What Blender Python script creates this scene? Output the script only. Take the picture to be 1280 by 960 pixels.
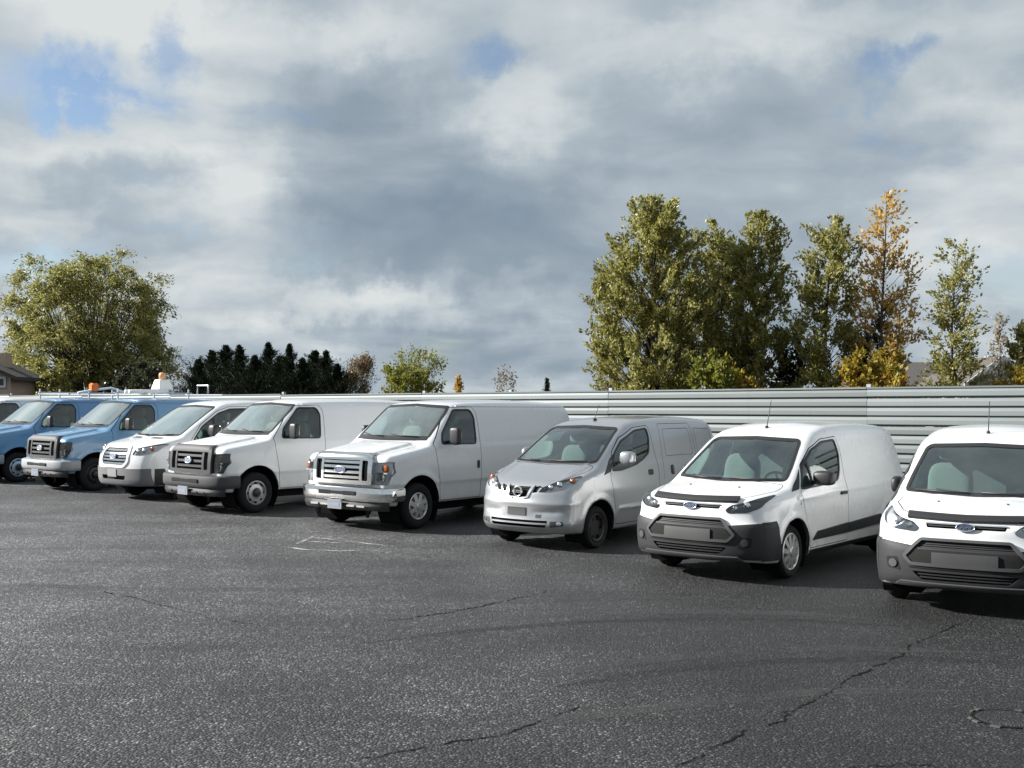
import bpy, bmesh, math, random
import numpy as np
from mathutils import Vector, Matrix
for o in list(bpy.data.objects): bpy.data.objects.remove(o)
SC = bpy.context.scene
COL = SC.collection
R = math.radians
# ------------------------------------------------------------------ camera
CAMH, FPX, HOR = 1.98, 1400.0, 510.0
cam = bpy.data.cameras.new('camera'); camo = bpy.data.objects.new('camera', cam); COL.objects.link(camo)
camo.location = (0, 0, CAMH); camo.rotation_euler = (R(90) + math.atan((HOR - 480) / FPX), 0, 0)
cam.sensor_width = 36; cam.lens = FPX / 1280 * 36; cam.clip_start = 0.05; cam.clip_end = 6000
SC.camera = camo
SC.cycles.caustics_reflective = False; SC.cycles.caustics_refractive = False; SC.cycles.sample_clamp_indirect = 1.5
SC.render.resolution_x, SC.render.resolution_y = 1024, 768
# ------------------------------------------------------------------ light
SUN_AZ = math.atan2(0.13, -0.985)      # direction towards the sun, in the XY plane
SUN_EL = R(27)
sd = Vector((math.cos(SUN_AZ) * math.cos(SUN_EL), math.sin(SUN_AZ) * math.cos(SUN_EL), math.sin(SUN_EL)))
sun = bpy.data.lights.new('sun', 'SUN'); suno = bpy.data.objects.new('sun', sun); COL.objects.link(suno)
sun.energy = 5.0; sun.angle = R(0.55); sun.color = (1.0, 0.975, 0.935)
suno.rotation_euler = sd.to_track_quat('Z', 'Y').to_euler(); suno.location = (0, 0, 40)
SC.view_settings.view_transform = 'Standard'; SC.view_settings.look = 'None'
SC.view_settings.exposure = 1.1; SC.view_settings.gamma = 1; SC.view_settings.use_curve_mapping = False
# ------------------------------------------------------------------ sky with clouds
W = bpy.data.worlds.new('World'); SC.world = W; W.use_nodes = True
class NT:
    """small helper to chain shader nodes"""
    def __init__(s, tree): s.t = tree; s.n = tree.nodes; s.l = tree.links
    def add(s, typ, ins=None, **kw):
        n = s.n.new(typ)
        for k, v in kw.items(): setattr(n, k, v)
        for k, v in (ins or {}).items():
            if isinstance(v, bpy.types.NodeSocket): s.l.new(v, n.inputs[k])
            else: n.inputs[k].default_value = v
        return n
    def m(s, op, a, b=0.0, c=0.0, clamp=False):
        n = s.n.new('ShaderNodeMath'); n.operation = op; n.use_clamp = clamp
        for i, v in enumerate((a, b, c)):
            if isinstance(v, bpy.types.NodeSocket): s.l.new(v, n.inputs[i])
            else: n.inputs[i].default_value = v
        return n.outputs[0]
    def v(s, op, a, b=(0, 0, 0)):
        n = s.n.new('ShaderNodeVectorMath'); n.operation = op
        for i, q in enumerate((a, b)):
            if isinstance(q, bpy.types.NodeSocket): s.l.new(q, n.inputs[i])
            else: n.inputs[i].default_value = q
        return n
    def mix(s, f, a, b, mode='MIX'):
        n = s.n.new('ShaderNodeMix'); n.data_type = 'RGBA'; n.blend_type = mode
        for k, q in ((0, f), (6, a), (7, b)):
            if isinstance(q, bpy.types.NodeSocket): s.l.new(q, n.inputs[k])
            else: n.inputs[k].default_value = q if k == 0 or len(q) == 4 else (*q, 1)
        return n.outputs[2]
    def ramp(s, f, stops, interp='LINEAR'):
        n = s.n.new('ShaderNodeValToRGB'); n.color_ramp.interpolation = interp
        e = n.color_ramp.elements
        while len(e) < len(stops): e.new(0.5)
        for q, (p, c) in zip(e, stops):
            q.position = p; q.color = c if isinstance(c, tuple) and len(c) == 4 else ((*c, 1) if isinstance(c, tuple) else (c, c, c, 1))
        s.l.new(f, n.inputs[0]); return n.outputs[0]
    def noise(s, vec, scale, detail=4, rough=.55, dist=0.0):
        return s.add('ShaderNodeTexNoise', {'Vector': vec, 'Scale': scale, 'Detail': detail, 'Roughness': rough, 'Distortion': dist}).outputs['Fac']

def build_world():
    W.node_tree.nodes.clear(); n = NT(W.node_tree)
    sky = n.add('ShaderNodeTexSky', sky_type='NISHITA', sun_disc=False, sun_elevation=SUN_EL,
                sun_rotation=math.atan2(sd.x, sd.y), air_density=1.0, dust_density=0.6, ozone_density=1.2)
    d = n.add('ShaderNodeTexCoord').outputs['Generated']
    sx = n.add('ShaderNodeSeparateXYZ', {0: d})
    zz = n.m('ADD', n.m('MAXIMUM', sx.outputs[2], 0.0), 0.24)
    pl = n.add('ShaderNodeCombineXYZ', {0: n.m('DIVIDE', sx.outputs[0], zz), 1: n.m('DIVIDE', sx.outputs[1], zz), 2: 0.0}).outputs[0]
    warp = n.add('ShaderNodeTexNoise', {'Vector': pl, 'Scale': 1.3, 'Detail': 3.0}).outputs['Color']
    p2 = n.v('ADD', pl, n.v('SCALE', n.v('SUBTRACT', warp, (.5, .5, .5)).outputs[0]).outputs[0])
    p2.inputs[1].links[0].from_node.inputs[3].default_value = 0.55
    p2 = p2.outputs[0]
    big = n.noise(p2, 0.85, 3, .5)
    fine = n.noise(p2, 2.4, 6, .50)
    wisp = n.noise(n.v('MULTIPLY', p2, (1.0, 1.3, 1)).outputs[0], 6.5, 6, .52)
    cov = n.m('ADD', n.m('MULTIPLY', big, .55), n.m('ADD', n.m('MULTIPLY', fine, .38), n.m('MULTIPLY', wisp, .12)))
    # direction-space blobs (a few openings and heavier banks that the picture shows)
    wd = n.v('ADD', d, n.v('SCALE', n.v('SUBTRACT', n.add('ShaderNodeTexNoise', {'Vector': d, 'Scale': 9.0, 'Detail': 7.0, 'Roughness': .62}).outputs['Color'], (.5, .5, .5)).outputs[0]).outputs[0])
    wd.inputs[1].links[0].from_node.inputs[3].default_value = 0.17
    wd = wd.outputs[0]
    def blob(px, py, rx, ry):
        c = Vector(((px - 640) / FPX, 1, (HOR - py) / FPX)).normalized()
        q = n.v('SUBTRACT', wd, tuple(c)).outputs[0]
        q = n.v('MULTIPLY', q, (FPX / rx, 2.0, FPX / ry)).outputs[0]
        l = n.v('LENGTH', q).outputs['Value']
        mr = n.add('ShaderNodeMapRange', {0: l, 1: 0.15, 2: 1.25, 3: 1.0, 4: 0.0}, interpolation_type='SMOOTHSTEP')
        return mr.outputs[0]
    def total(lst):
        t = 0.0
        for (a, wgt) in lst: t = n.m('ADD', n.m('MULTIPLY', blob(*a), wgt), t)
        return t
    holes = total([((75, 105, 100, 36), .85), ((205, 75, 34, 40), .7), ((120, 130, 70, 22), .5), ((610, 58, 50, 32), .75), ((1112, 100, 34, 34), .75), ((25, 300, 80, 42), .75), ((1255, 345, 60, 40), .45)])
    dark = total([((470, 175, 190, 100), .30), ((500, 290, 260, 55), .36), ((150, 222, 120, 32), .34), ((780, 270, 280, 70), .22), ((640, 340, 300, 40), .22), ((650, 420, 420, 40), .16), ((900, 420, 300, 50), .12), ((900, 130, 240, 90), .12)])
    light = total([((190, 140, 230, 110), .35), ((60, 215, 160, 45), .2), ((640, 130, 110, 60), .26), ((330, 300, 160, 50), .30), ((230, 20, 300, 50), .25), ((900, 60, 260, 60), .14), ((1180, 330, 200, 60), .18), ((250, 240, 120, 60), .22), ((420, 380, 160, 40), .14), ((1230, 230, 140, 80), .20), ((300, 380, 240, 50), .20), ((1000, 60, 220, 70), .12)])
    dens = n.m('SUBTRACT', n.ramp(cov, [(.33, 0.0), (.47, 1.0)], 'EASE'), n.m('MULTIPLY', holes, 1.0), clamp=True)
    lum = n.m('ADD', n.m('MULTIPLY', n.m('SUBTRACT', fine, .5), 1.15), n.m('ADD', n.m('MULTIPLY', n.m('SUBTRACT', big, .5), .7), n.m('MULTIPLY', n.m('SUBTRACT', wisp, .5), .30)))
    lum = n.m('ADD', n.m('ADD', lum, .64), n.m('SUBTRACT', light, dark), clamp=True)
    ccol = n.ramp(lum, [(0.0, (.235, .30, .372)), (.35, (.31, .38, .45)), (.62, (.44, .51, .57)), (.85, (.63, .685, .71)), (1.0, (.74, .775, .78))])
    nis = n.mix(1.0, sky.outputs[0], (0.135, 0.135, 0.14), 'MULTIPLY')
    col = n.mix(dens, nis, ccol)
    bg = n.add('ShaderNodeBackground', {0: col, 1: 0.45})
    out = n.add('ShaderNodeOutputWorld', {0: bg.outputs[0]})
build_world()

# ------------------------------------------------------------------ materials
MATS = {}
def principled(name, base, rough=.5, metal=0.0, spec=.5, coat=0.0, build=None, **kw):
    if name in MATS: return MATS[name]
    m = bpy.data.materials.new(name); m.use_nodes = True; n = NT(m.node_tree)
    p = m.node_tree.nodes['Principled BSDF']
    p.inputs['Base Color'].default_value = (*base, 1); p.inputs['Roughness'].default_value = rough
    p.inputs['Metallic'].default_value = metal; p.inputs['Specular IOR Level'].default_value = spec
    p.inputs['Coat Weight'].default_value = coat; p.inputs['Coat Roughness'].default_value = .08
    for k, v in kw.items(): p.inputs[k].default_value = v
    if build: build(n, p)
    MATS[name] = m; return m
def dirt(amount, scale=3.0, col=(.28, .27, .25)):
    """road film: blotchy, heavier towards the sill of the body, with fine speckle"""
    def b(n, p):
        co = n.add('ShaderNodeTexCoord').outputs['Object']
        base = tuple(p.inputs['Base Color'].default_value)
        a = n.noise(co, scale, 3, .5); st = n.noise(n.v('MULTIPLY', co, (9.0, 9.0, .8)).outputs[0], 1.2, 2, .5)
        z = n.add('ShaderNodeSeparateXYZ', {0: co}).outputs[2]
        low = n.add('ShaderNodeMapRange', {0: z, 1: .25, 2: .95, 3: 1.0, 4: .18}).outputs[0]
        k = n.m('MULTIPLY', n.m('MULTIPLY', n.ramp(a, [(.3, .15), (.75, 1.0)], 'EASE'), n.ramp(st, [(.25, .45), (.8, 1.0)], 'EASE')), n.m('MULTIPLY', low, amount), clamp=True)
        n.l.new(n.mix(k, base, col), p.inputs['Base Color'])
        r0 = p.inputs['Roughness'].default_value
        n.l.new(n.m('ADD', n.m('MULTIPLY', k, .5), r0), p.inputs['Roughness'])
    return b
def grain(scale, amt, bump=0.0):
    def b(n, p):
        co = n.add('ShaderNodeTexCoord').outputs['Object']
        base = tuple(p.inputs['Base Color'].default_value)
        a = n.noise(co, scale, 5, .6)
        lo = tuple(c * (1 - amt) for c in base[:3]); hi = tuple(min(1, c * (1 + amt)) for c in base[:3])
        n.l.new(n.mix(a, lo, hi), p.inputs['Base Color'])
        if bump:
            bp = n.add('ShaderNodeBump', {'Height': n.noise(co, scale * 6, 4, .6), 'Strength': bump, 'Distance': .01})
            n.l.new(bp.outputs[0], p.inputs['Normal'])
    return b
M_WHITE = principled('white_paint', (.74, .745, .745), .26, coat=.85, build=dirt(.30))
M_WHITE2 = principled('white_paint_older', (.70, .71, .715), .30, coat=.6, build=dirt(.45, 2.2))
M_SILVER = principled('silver_paint', (.43, .44, .455), .28, metal=.65, coat=.9, build=dirt(.22))
M_BLUE = principled('blue_paint', (.115, .255, .42), .30, coat=.7, build=dirt(.30, 2.6, (.30, .32, .33)))
M_BLUE2 = principled('blue_paint_faded', (.105, .23, .385), .34, coat=.5, build=dirt(.35, 2.2, (.30, .32, .33)))
M_CHROME = principled('chrome', (.78, .78, .77), .10, metal=1.0, build=grain(9, .05))
M_GREYD = principled('dark_grey_plastic', (.027, .027, .029), .6, spec=.3, build=grain(40, .15, .06))
M_GREYP = principled('grey_plastic', (.060, .060, .062), .62, spec=.3, build=grain(40, .15, .06))
M_GREYB = principled('grey_bumper_paint', (.30, .31, .32), .45, build=dirt(.3))
M_BLACKP = principled('black_plastic', (.018, .018, .019), .48, build=grain(50, .2, .05))
M_GAP = principled('panel_gap', (.006, .006, .006), .9, build=grain(20, .2))
M_WELL = principled('wheel_well_liner', (.008, .008, .008), .95, spec=.1, build=grain(15, .2))
M_RUBBER = principled('tyre_rubber', (.014, .014, .015), .85, spec=.25, build=grain(60, .25, .2))
M_RIM = principled('silver_wheel', (.55, .55, .55), .38, metal=.7, build=dirt(.3, 9))
M_STEEL = principled('steel_wheel', (.42, .42, .43), .42, metal=.6, build=grain(20, .15))
M_BLKWHEEL = principled('black_steel_wheel', (.012, .012, .013), .5, build=grain(20, .2))
M_INT = principled('cabin_trim', (.055, .055, .058), .75, build=grain(30, .2))
M_SEAT = principled('seat_fabric', (.27, .28, .27), .9, build=grain(45, .18, .1))
M_BULK = principled('cargo_bulkhead', (.16, .165, .17), .7, build=grain(6, .25))
M_AMBER = principled('amber_lens', (.34, .085, .015), .18, build=grain(70, .15))
M_REFL = principled('lamp_reflector', (.75, .76, .78), .16, metal=1.0, build=grain(60, .2))
M_LAMPD = principled('lamp_housing', (.035, .035, .037), .35, build=grain(40, .2))
M_LAMPL = principled('lamp_bowl', (.60, .61, .64), .30, metal=.25, build=grain(35, .3))
M_PRINT = principled('plate_print', (.22, .25, .34), .5, build=grain(50, .3))
M_PLATE = principled('plate_white', (.24, .245, .25), .5, build=grain(55, .35))
M_PLATED = principled('plate_holder', (.045, .045, .046), .6, build=grain(45, .2))
M_PAPER = principled('paper_sheet', (.62, .78, .72), .8, build=grain(60, .12))
M_YELLOW = principled('yellow_sticker', (.75, .62, .06), .6, build=grain(60, .1))
M_BADGE = principled('badge_blue', (.10, .15, .30), .22, metal=.5, coat=.6, build=grain(60, .1))
M_BADGES = principled('badge_silver', (.80, .80, .80), .18, metal=.9, build=grain(60, .06))
M_RACK = principled('rack_aluminium', (.50, .51, .52), .4, metal=.6, build=grain(30, .2))
M_BEACON = principled('beacon_orange', (.85, .20, .04), .3, build=grain(30, .15))
M_BOXW = principled('white_box_plastic', (.78, .78, .76), .5, build=grain(20, .1))
def glass_mat(name, tint, gloss=.02, boost=1.0, film_k=.02):
    m = bpy.data.materials.new(name); m.use_nodes = True; n = NT(m.node_tree); m.node_tree.nodes.clear()
    tr = n.add('ShaderNodeBsdfTransparent', {0: (*tint, 1)}); gl = n.add('ShaderNodeBsdfGlossy', {0: (.95, 1.0, .98, 1), 1: gloss})
    co = n.add('ShaderNodeTexCoord').outputs['Object']
    fr = n.add('ShaderNodeFresnel', {0: 1.52}).outputs[0]
    film = n.add('ShaderNodeBsdfDiffuse', {0: (.42, .50, .48, 1)})
    a = n.m('MULTIPLY', fr, boost, clamp=True)
    mx = n.add('ShaderNodeMixShader', {0: a, 1: tr.outputs[0], 2: gl.outputs[0]})
    dust = n.m('MULTIPLY', n.ramp(n.noise(co, 2.5, 5, .6), [(.35, .35), (.8, 1.0)]), film_k)
    m2 = n.add('ShaderNodeMixShader', {0: dust, 1: mx.outputs[0], 2: film.outputs[0]})
    n.add('ShaderNodeOutputMaterial', {0: m2.outputs[0]})
    MATS[name] = m; return m
M_GLASS = glass_mat('window_glass', (.56, .70, .66), .015, 2.0, .03)
M_WSHIELD2 = glass_mat('windshield_glass_skylit', (.50, .66, .63), .03, 5.0, .20)  # paler film and raised gloss paint in bright sky reflections, over thin dust
M_WSHIELD = glass_mat('windshield_glass', (.55, .70, .66), .02, 2.6, .07)
M_LENS = glass_mat('clear_lamp_lens', (.93, .94, .95), .03, 1.3)

# ------------------------------------------------------------------ object helpers
def add_obj(name, mesh, mat=None, parent=None):
    o = bpy.data.objects.new(name, mesh); COL.objects.link(o)
    if mesh is not None and mat is not None:
        if not mesh.materials: mesh.materials.append(mat)
        if mesh.materials[0] != mat:
            o.material_slots[0].link = 'OBJECT'; o.material_slots[0].material = mat
    if parent is not None: o.parent = parent
    return o
def tag(o, label=None, cat=None, group=None, kind=None):
    if label: o['label'] = label
    if cat: o['category'] = cat
    if group: o['group'] = group
    if kind: o['kind'] = kind
    return o
def mesh_from(name, V, F, smooth=True, normals=None):
    me = bpy.data.meshes.new(name); me.from_pydata([tuple(map(float, v)) for v in V], [], [tuple(map(int, f)) for f in F]); me.update()
    if smooth: me.polygons.foreach_set('use_smooth', [True] * len(me.polygons))
    if normals is not None: me.normals_split_custom_set_from_vertices([tuple(map(float, q)) for q in normals])
    return me
def fast_mesh(name, V, Q, mat_idx=None, smooth=False):
    """numpy arrays -> quad mesh"""
    me = bpy.data.meshes.new(name); V = np.asarray(V, np.float32); Q = np.asarray(Q, np.int32); k = Q.shape[1]
    me.vertices.add(len(V)); me.vertices.foreach_set('co', V.ravel())
    me.loops.add(Q.size); me.loops.foreach_set('vertex_index', Q.ravel())
    me.polygons.add(len(Q)); me.polygons.foreach_set('loop_start', np.arange(0, Q.size, k, dtype=np.int32))
    if mat_idx is not None: me.polygons.foreach_set('material_index', np.asarray(mat_idx, np.int32))
    me.update(calc_edges=True)
    if smooth: me.polygons.foreach_set('use_smooth', [True] * len(Q))
    return me
class MB:
    """collects simple shapes in one mesh"""
    def __init__(s): s.V = []; s.F = []
    def box(s, x0, x1, y0, y1, z0, z1):
        b = len(s.V)
        s.V += [(x, y, z) for x in (x0, x1) for y in (y0, y1) for z in (z0, z1)]
        s.F += [tuple(b + i for i in f) for f in ((0, 1, 3, 2), (4, 6, 7, 5), (0, 4, 5, 1), (2, 3, 7, 6), (0, 2, 6, 4), (1, 5, 7, 3))]
        return s
    def tube(s, pts, r, n=6, r2=None, cap=True):
        pts = [Vector(p) for p in pts]; b0 = len(s.V); N = len(pts)
        rs = r if isinstance(r, (list, tuple, np.ndarray)) else [r + ((r2 if r2 is not None else r) - r) * i / max(1, N - 1) for i in range(N)]
        up = Vector((0, 0, 1))
        for i, p in enumerate(pts):
            t = (pts[min(i + 1, N - 1)] - pts[max(i - 1, 0)]).normalized()
            a = t.cross(up if abs(t.z) < .9 else Vector((1, 0, 0))).normalized(); c = t.cross(a)
            for k in range(n):
                w = 2 * math.pi * k / n; s.V.append(tuple(p + (a * math.cos(w) + c * math.sin(w)) * rs[i]))
        for i in range(N - 1):
            for k in range(n):
                s.F.append((b0 + i * n + k, b0 + i * n + (k + 1) % n, b0 + (i + 1) * n + (k + 1) % n, b0 + (i + 1) * n + k))
        if cap:
            s.F.append(tuple(b0 + k for k in range(n))[::-1]); s.F.append(tuple(b0 + (N - 1) * n + k for k in range(n)))
        return s
    def lathe(s, prof, n=32, axis='y', c=(0, 0, 0)):
        """prof: (radius, offset along axis)"""
        b = len(s.V)
        for (r, h) in prof:
            for k in range(n):
                w = 2 * math.pi * k / n; u, v = r * math.cos(w), r * math.sin(w)
                p = (u, h, v) if axis == 'y' else ((u, v, h) if axis == 'z' else (h, u, v))
                s.V.append((p[0] + c[0], p[1] + c[1], p[2] + c[2]))
        for i in range(len(prof) - 1):
            for k in range(n):
                s.F.append((b + i * n + k, b + i * n + (k + 1) % n, b + (i + 1) * n + (k + 1) % n, b + (i + 1) * n + k))
        return s
    def sup(s, c, r, e=.45, nu=20, nv=12, rot=None):
        """superellipsoid (rounded box)"""
        b = len(s.V); sg = lambda q, p: math.copysign(abs(q) ** p, q)
        for i in range(nv + 1):
            v = -math.pi / 2 + math.pi * i / nv
            for k in range(nu):
                u = 2 * math.pi * k / nu
                p = Vector((r[0] * sg(math.cos(v), e) * sg(math.cos(u), e), r[1] * sg(math.cos(v), e) * sg(math.sin(u), e), r[2] * sg(math.sin(v), e)))
                if rot is not None: p = rot @ p
                s.V.append((p.x + c[0], p.y + c[1], p.z + c[2]))
        for i in range(nv):
            for k in range(nu):
                s.F.append((b + i * nu + k, b + i * nu + (k + 1) % nu, b + (i + 1) * nu + (k + 1) % nu, b + (i + 1) * nu + k))
        return s
    def mesh(s, name, smooth=False, angle=None, bevel=0):
        me = mesh_from(name, s.V, s.F, smooth)
        bm = bmesh.new(); bm.from_mesh(me); bmesh.ops.recalc_face_normals(bm, faces=bm.faces)
        if bevel: bmesh.ops.bevel(bm, geom=[e for e in bm.edges if len(e.link_faces) == 2 and e.calc_face_angle(0) > R(30)], offset=bevel, segments=2, affect='EDGES', clamp_overlap=True)
        bm.to_mesh(me); bm.free()
        if angle is not None: 
            me.polygons.foreach_set('use_smooth', [True] * len(me.polygons)); me.set_sharp_from_angle(angle=angle)
        return me

# ------------------------------------------------------------------ implicit-surface body toolkit
def tab(pairs):
    x = np.array([p[0] for p in pairs], float); y = np.array([p[1] for p in pairs], float)
    h = np.diff(x); dl = np.diff(y) / h; m = np.zeros_like(y); m[0], m[-1] = dl[0], dl[-1]
    for i in range(1, len(x) - 1):
        m[i] = 0 if dl[i - 1] * dl[i] <= 0 else (h[i - 1] + h[i]) * 3 / ((2 * h[i] + h[i - 1]) / dl[i - 1] + (h[i] + 2 * h[i - 1]) / dl[i])
    X = np.linspace(x[0], x[-1], 600); k = np.clip(np.searchsorted(x, X, 'right') - 1, 0, len(h) - 1); t = (X - x[k]) / h[k]
    D = (2 * t**3 - 3 * t**2 + 1) * y[k] + (t**3 - 2 * t**2 + t) * h[k] * m[k] + (-2 * t**3 + 3 * t**2) * y[k + 1] + (t**3 - t**2) * h[k] * m[k + 1]
    ker = np.ones(13) / 13; Dp = np.convolve(np.pad(D, 6, mode='edge'), ker, 'valid')
    return lambda v: np.interp(v, X, Dp)
def smax(a, b, k):
    h = np.maximum(k - np.abs(a - b), 0) / k; return np.maximum(a, b) + h * h * k * .25
def smin(a, b, k): return -smax(-a, -b, k)
def make_sdf(c):
    Y, dY, ZR, ZH, F, RE = (tab(c[k]) for k in ('Y', 'dY', 'roof', 'hood', 'front', 'rear'))
    (sb, zb), (st, zt) = c['ws']; a = math.atan2(zt - zb, st - sb); sa, ca = math.sin(a), math.cos(a)
    extra = c.get('extra')
    def f(s, y, z):
        ay = np.abs(y); yy = Y(z) - dY(s)
        for (sc, zc, r) in c['arch']:
            q = np.hypot(s - sc, z - zc); yy = yy + c['flare'] * np.exp(-((q - r - .015) / .05) ** 2)
        fs = ay - yy
        fro = z - (ZR(s) - c['rc'] * y * y)
        fw = -(s - sb - c['bow'] * y * y) * sa + (z - zb) * ca
        hz = ZH(s) - c['hc'] * y * y
        if 'bulge' in c:
            bw, bh = c['bulge']; hz = hz + bh * (1 / (1 + np.exp((ay - bw) / .018)) - .5)
        fh = z - hz
        ff = F(z) + c['fb'] * ay ** c['fp'] - s
        cab = smax(smax(smax(fro, fw, c['kw']), fs, c['kr']), c['cabf'] - s, .03)
        hd = smax(smax(fh, ff, c['kf']), fs, c['kh'])
        d = smin(cab, hd, .035)
        d = smax(d, s - RE(z), c.get('kb', .12)); d = smax(d, c['bot'] + c.get('chin', 0) * np.clip(1 - (s + .1) / .6, 0, 1) - z, .05)
        for (s0, s1, z0, z1) in c.get('press', ()):
            sg_ = lambda q: 1 / (1 + np.exp(-np.clip(q / .011, -40, 40)))
            d = d + .009 * sg_(s - s0) * sg_(s1 - s) * sg_(z - z0) * sg_(z1 - z) * (ay > .5)
        if extra: d = extra(d, s, y, z)
        return d
    return f
def grad(f, P, e=.004):
    s, y, z = P[:, 0], P[:, 1], P[:, 2]
    g = np.stack([f(s + e, y, z) - f(s - e, y, z), f(s, y + e, z) - f(s, y - e, z), f(s, y, z + e) - f(s, y, z - e)], 1) / (2 * e)
    return g
def unit(g): return g / np.maximum(np.linalg.norm(g, axis=1, keepdims=True), 1e-9)
def surface_net(f, lo, hi, h):
    ax = [np.arange(lo[i], hi[i] + h, h) for i in range(3)]
    G = np.meshgrid(*ax, indexing='ij'); v = f(*G); ins = v < 0
    c = np.zeros(tuple(n - 1 for n in v.shape), np.int8)
    acc = np.zeros(c.shape + (3,)); cnt = np.zeros(c.shape)
    sl = lambda o: tuple(slice(o[i], o[i] + c.shape[i]) for i in range(3))
    corners = [(i, j, k) for i in (0, 1) for j in (0, 1) for k in (0, 1)]
    for o in corners: c += ins[sl(o)]
    for o in corners:
        for axn in range(3):
            if o[axn]: continue
            q = list(o); q[axn] = 1
            a, b = v[sl(o)], v[sl(q)]; x = (a < 0) != (b < 0)
            t = np.where(x, a / np.where(x, a - b, 1), 0)
            for m in range(3): acc[..., m] += np.where(x, o[m] + (t if m == axn else 0), 0)
            cnt += x
    act = (c > 0) & (c < 8); ids = -np.ones(c.shape, np.int64); ids[act] = np.arange(act.sum())
    idx = np.argwhere(act); P = np.stack([lo[m] + h * (idx[:, m] + acc[act][:, m] / cnt[act]) for m in range(3)], 1)
    faces = []
    for axn in range(3):
        u, w = [m for m in range(3) if m != axn]
        n = list(v.shape); n[axn] -= 1
        a = [slice(0, None)] * 3; b = [slice(0, None)] * 3; a[axn] = slice(0, -1); b[axn] = slice(1, None)
        x = ins[tuple(a)] != ins[tuple(b)]
        e = np.argwhere(x)
        e = e[(e[:, u] > 0) & (e[:, w] > 0) & (e[:, u] < v.shape[u] - 1) & (e[:, w] < v.shape[w] - 1)]
        def cell(du, dw):
            q = e.copy(); q[:, u] += du; q[:, w] += dw; return ids[q[:, 0], q[:, 1], q[:, 2]]
        faces.append(np.stack([cell(-1, -1), cell(0, -1), cell(0, 0), cell(-1, 0)], 1))
    Q = np.concatenate(faces)
    for _ in range(4):
        g = grad(f, P); d = f(P[:, 0], P[:, 1], P[:, 2])
        stp = (d / np.maximum((g * g).sum(1), .05))[:, None] * g
        ln = np.linalg.norm(stp, axis=1, keepdims=True); P = P - stp * np.minimum(1, .02 / np.maximum(ln, 1e-9))
    N = unit(grad(f, P))
    fn = np.cross(P[Q[:, 1]] - P[Q[:, 0]], P[Q[:, 2]] - P[Q[:, 0]]) + np.cross(P[Q[:, 2]] - P[Q[:, 0]], P[Q[:, 3]] - P[Q[:, 0]])
    flip = (fn * (N[Q[:, 0]] + N[Q[:, 2]])).sum(1) < 0
    Q[flip] = Q[flip][:, ::-1]
    return P, Q
# projection axes: (u,v) of a bmesh vertex held in (s,y,z)
UV = {'side': (0, 2), 'front': (1, 2), 'top': (0, 1)}
def inside(P, poly):
    P = np.asarray(P, float).reshape(-1, 2); r = np.zeros(len(P), bool); n = len(poly)
    for i in range(n):
        (x0, y0), (x1, y1) = poly[i], poly[i - 1]
        if y0 == y1: continue
        c = ((y0 > P[:, 1]) != (y1 > P[:, 1])) & (P[:, 0] < (x1 - x0) * (P[:, 1] - y0) / (y1 - y0) + x0); r ^= c
    return r
def cut(bm, poly, ax, filt=None, pad=.05):
    """slice the faces of bm along the outline poly; returns the faces inside it"""
    u, v = UV[ax]; fl = [f for f in bm.faces]
    C = np.array([f.calc_center_median()[:] for f in fl])
    ok = np.ones(len(fl), bool) if filt is None else filt(C)
    Cp = C[:, [u, v]]; near = np.zeros(len(fl), bool); n = len(poly)
    for i in range(n):
        p, q = np.array(poly[i]), np.array(poly[(i + 1) % n]); d = q - p; L = max(d @ d, 1e-12)
        t = np.clip(((Cp - p) @ d) / L, 0, 1); near |= np.linalg.norm(Cp - p - t[:, None] * d, axis=1) < pad
    def bb(f):
        us = [w.co[u] for w in f.verts]; vs = [w.co[v] for w in f.verts]; return (max(us), min(us), max(vs), min(vs))
    live = {fl[i]: bb(fl[i]) for i in np.nonzero(ok & near)[0]}
    for i in range(n):
        p, q = poly[i], poly[(i + 1) % n]
        x0, x1 = min(p[0], q[0]) - 1e-4, max(p[0], q[0]) + 1e-4; y0, y1 = min(p[1], q[1]) - 1e-4, max(p[1], q[1]) + 1e-4
        cand = [f for f, b in live.items() if b[0] >= x0 and b[1] <= x1 and b[2] >= y0 and b[3] <= y1]
        if not cand: continue
        co = [0, 0, 0]; no = [0, 0, 0]; co[u], co[v] = p; no[u], no[v] = (q[1] - p[1]), -(q[0] - p[0])
        if abs(no[u]) + abs(no[v]) < 1e-9: continue
        g = set(cand)
        for f in cand: g.update(f.edges); g.update(f.verts); del live[f]
        r = bmesh.ops.bisect_plane(bm, geom=list(g), dist=1e-5, plane_co=co, plane_no=no)
        for e in r['geom']:
            if isinstance(e, bmesh.types.BMFace): live[e] = bb(e)
    return faces_in(bm, poly, ax, filt)
def faces_in(bm, poly, ax, filt=None):
    u, v = UV[ax]
    fl = [f for f in bm.faces]; C = np.array([f.calc_center_median()[:] for f in fl])
    ok = inside(C[:, [u, v]], poly)
    if filt is not None: ok &= filt(C)
    return [fl[i] for i in np.nonzero(ok)[0]]
def split_off(bm, faces):
    nb = bmesh.new(); mp = {}
    for f in faces:
        vs = []
        for w in f.verts:
            if w not in mp: mp[w] = nb.verts.new(w.co)
            vs.append(mp[w])
        nb.faces.new(vs)
    bmesh.ops.delete(bm, geom=faces, context='FACES'); return nb
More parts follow.
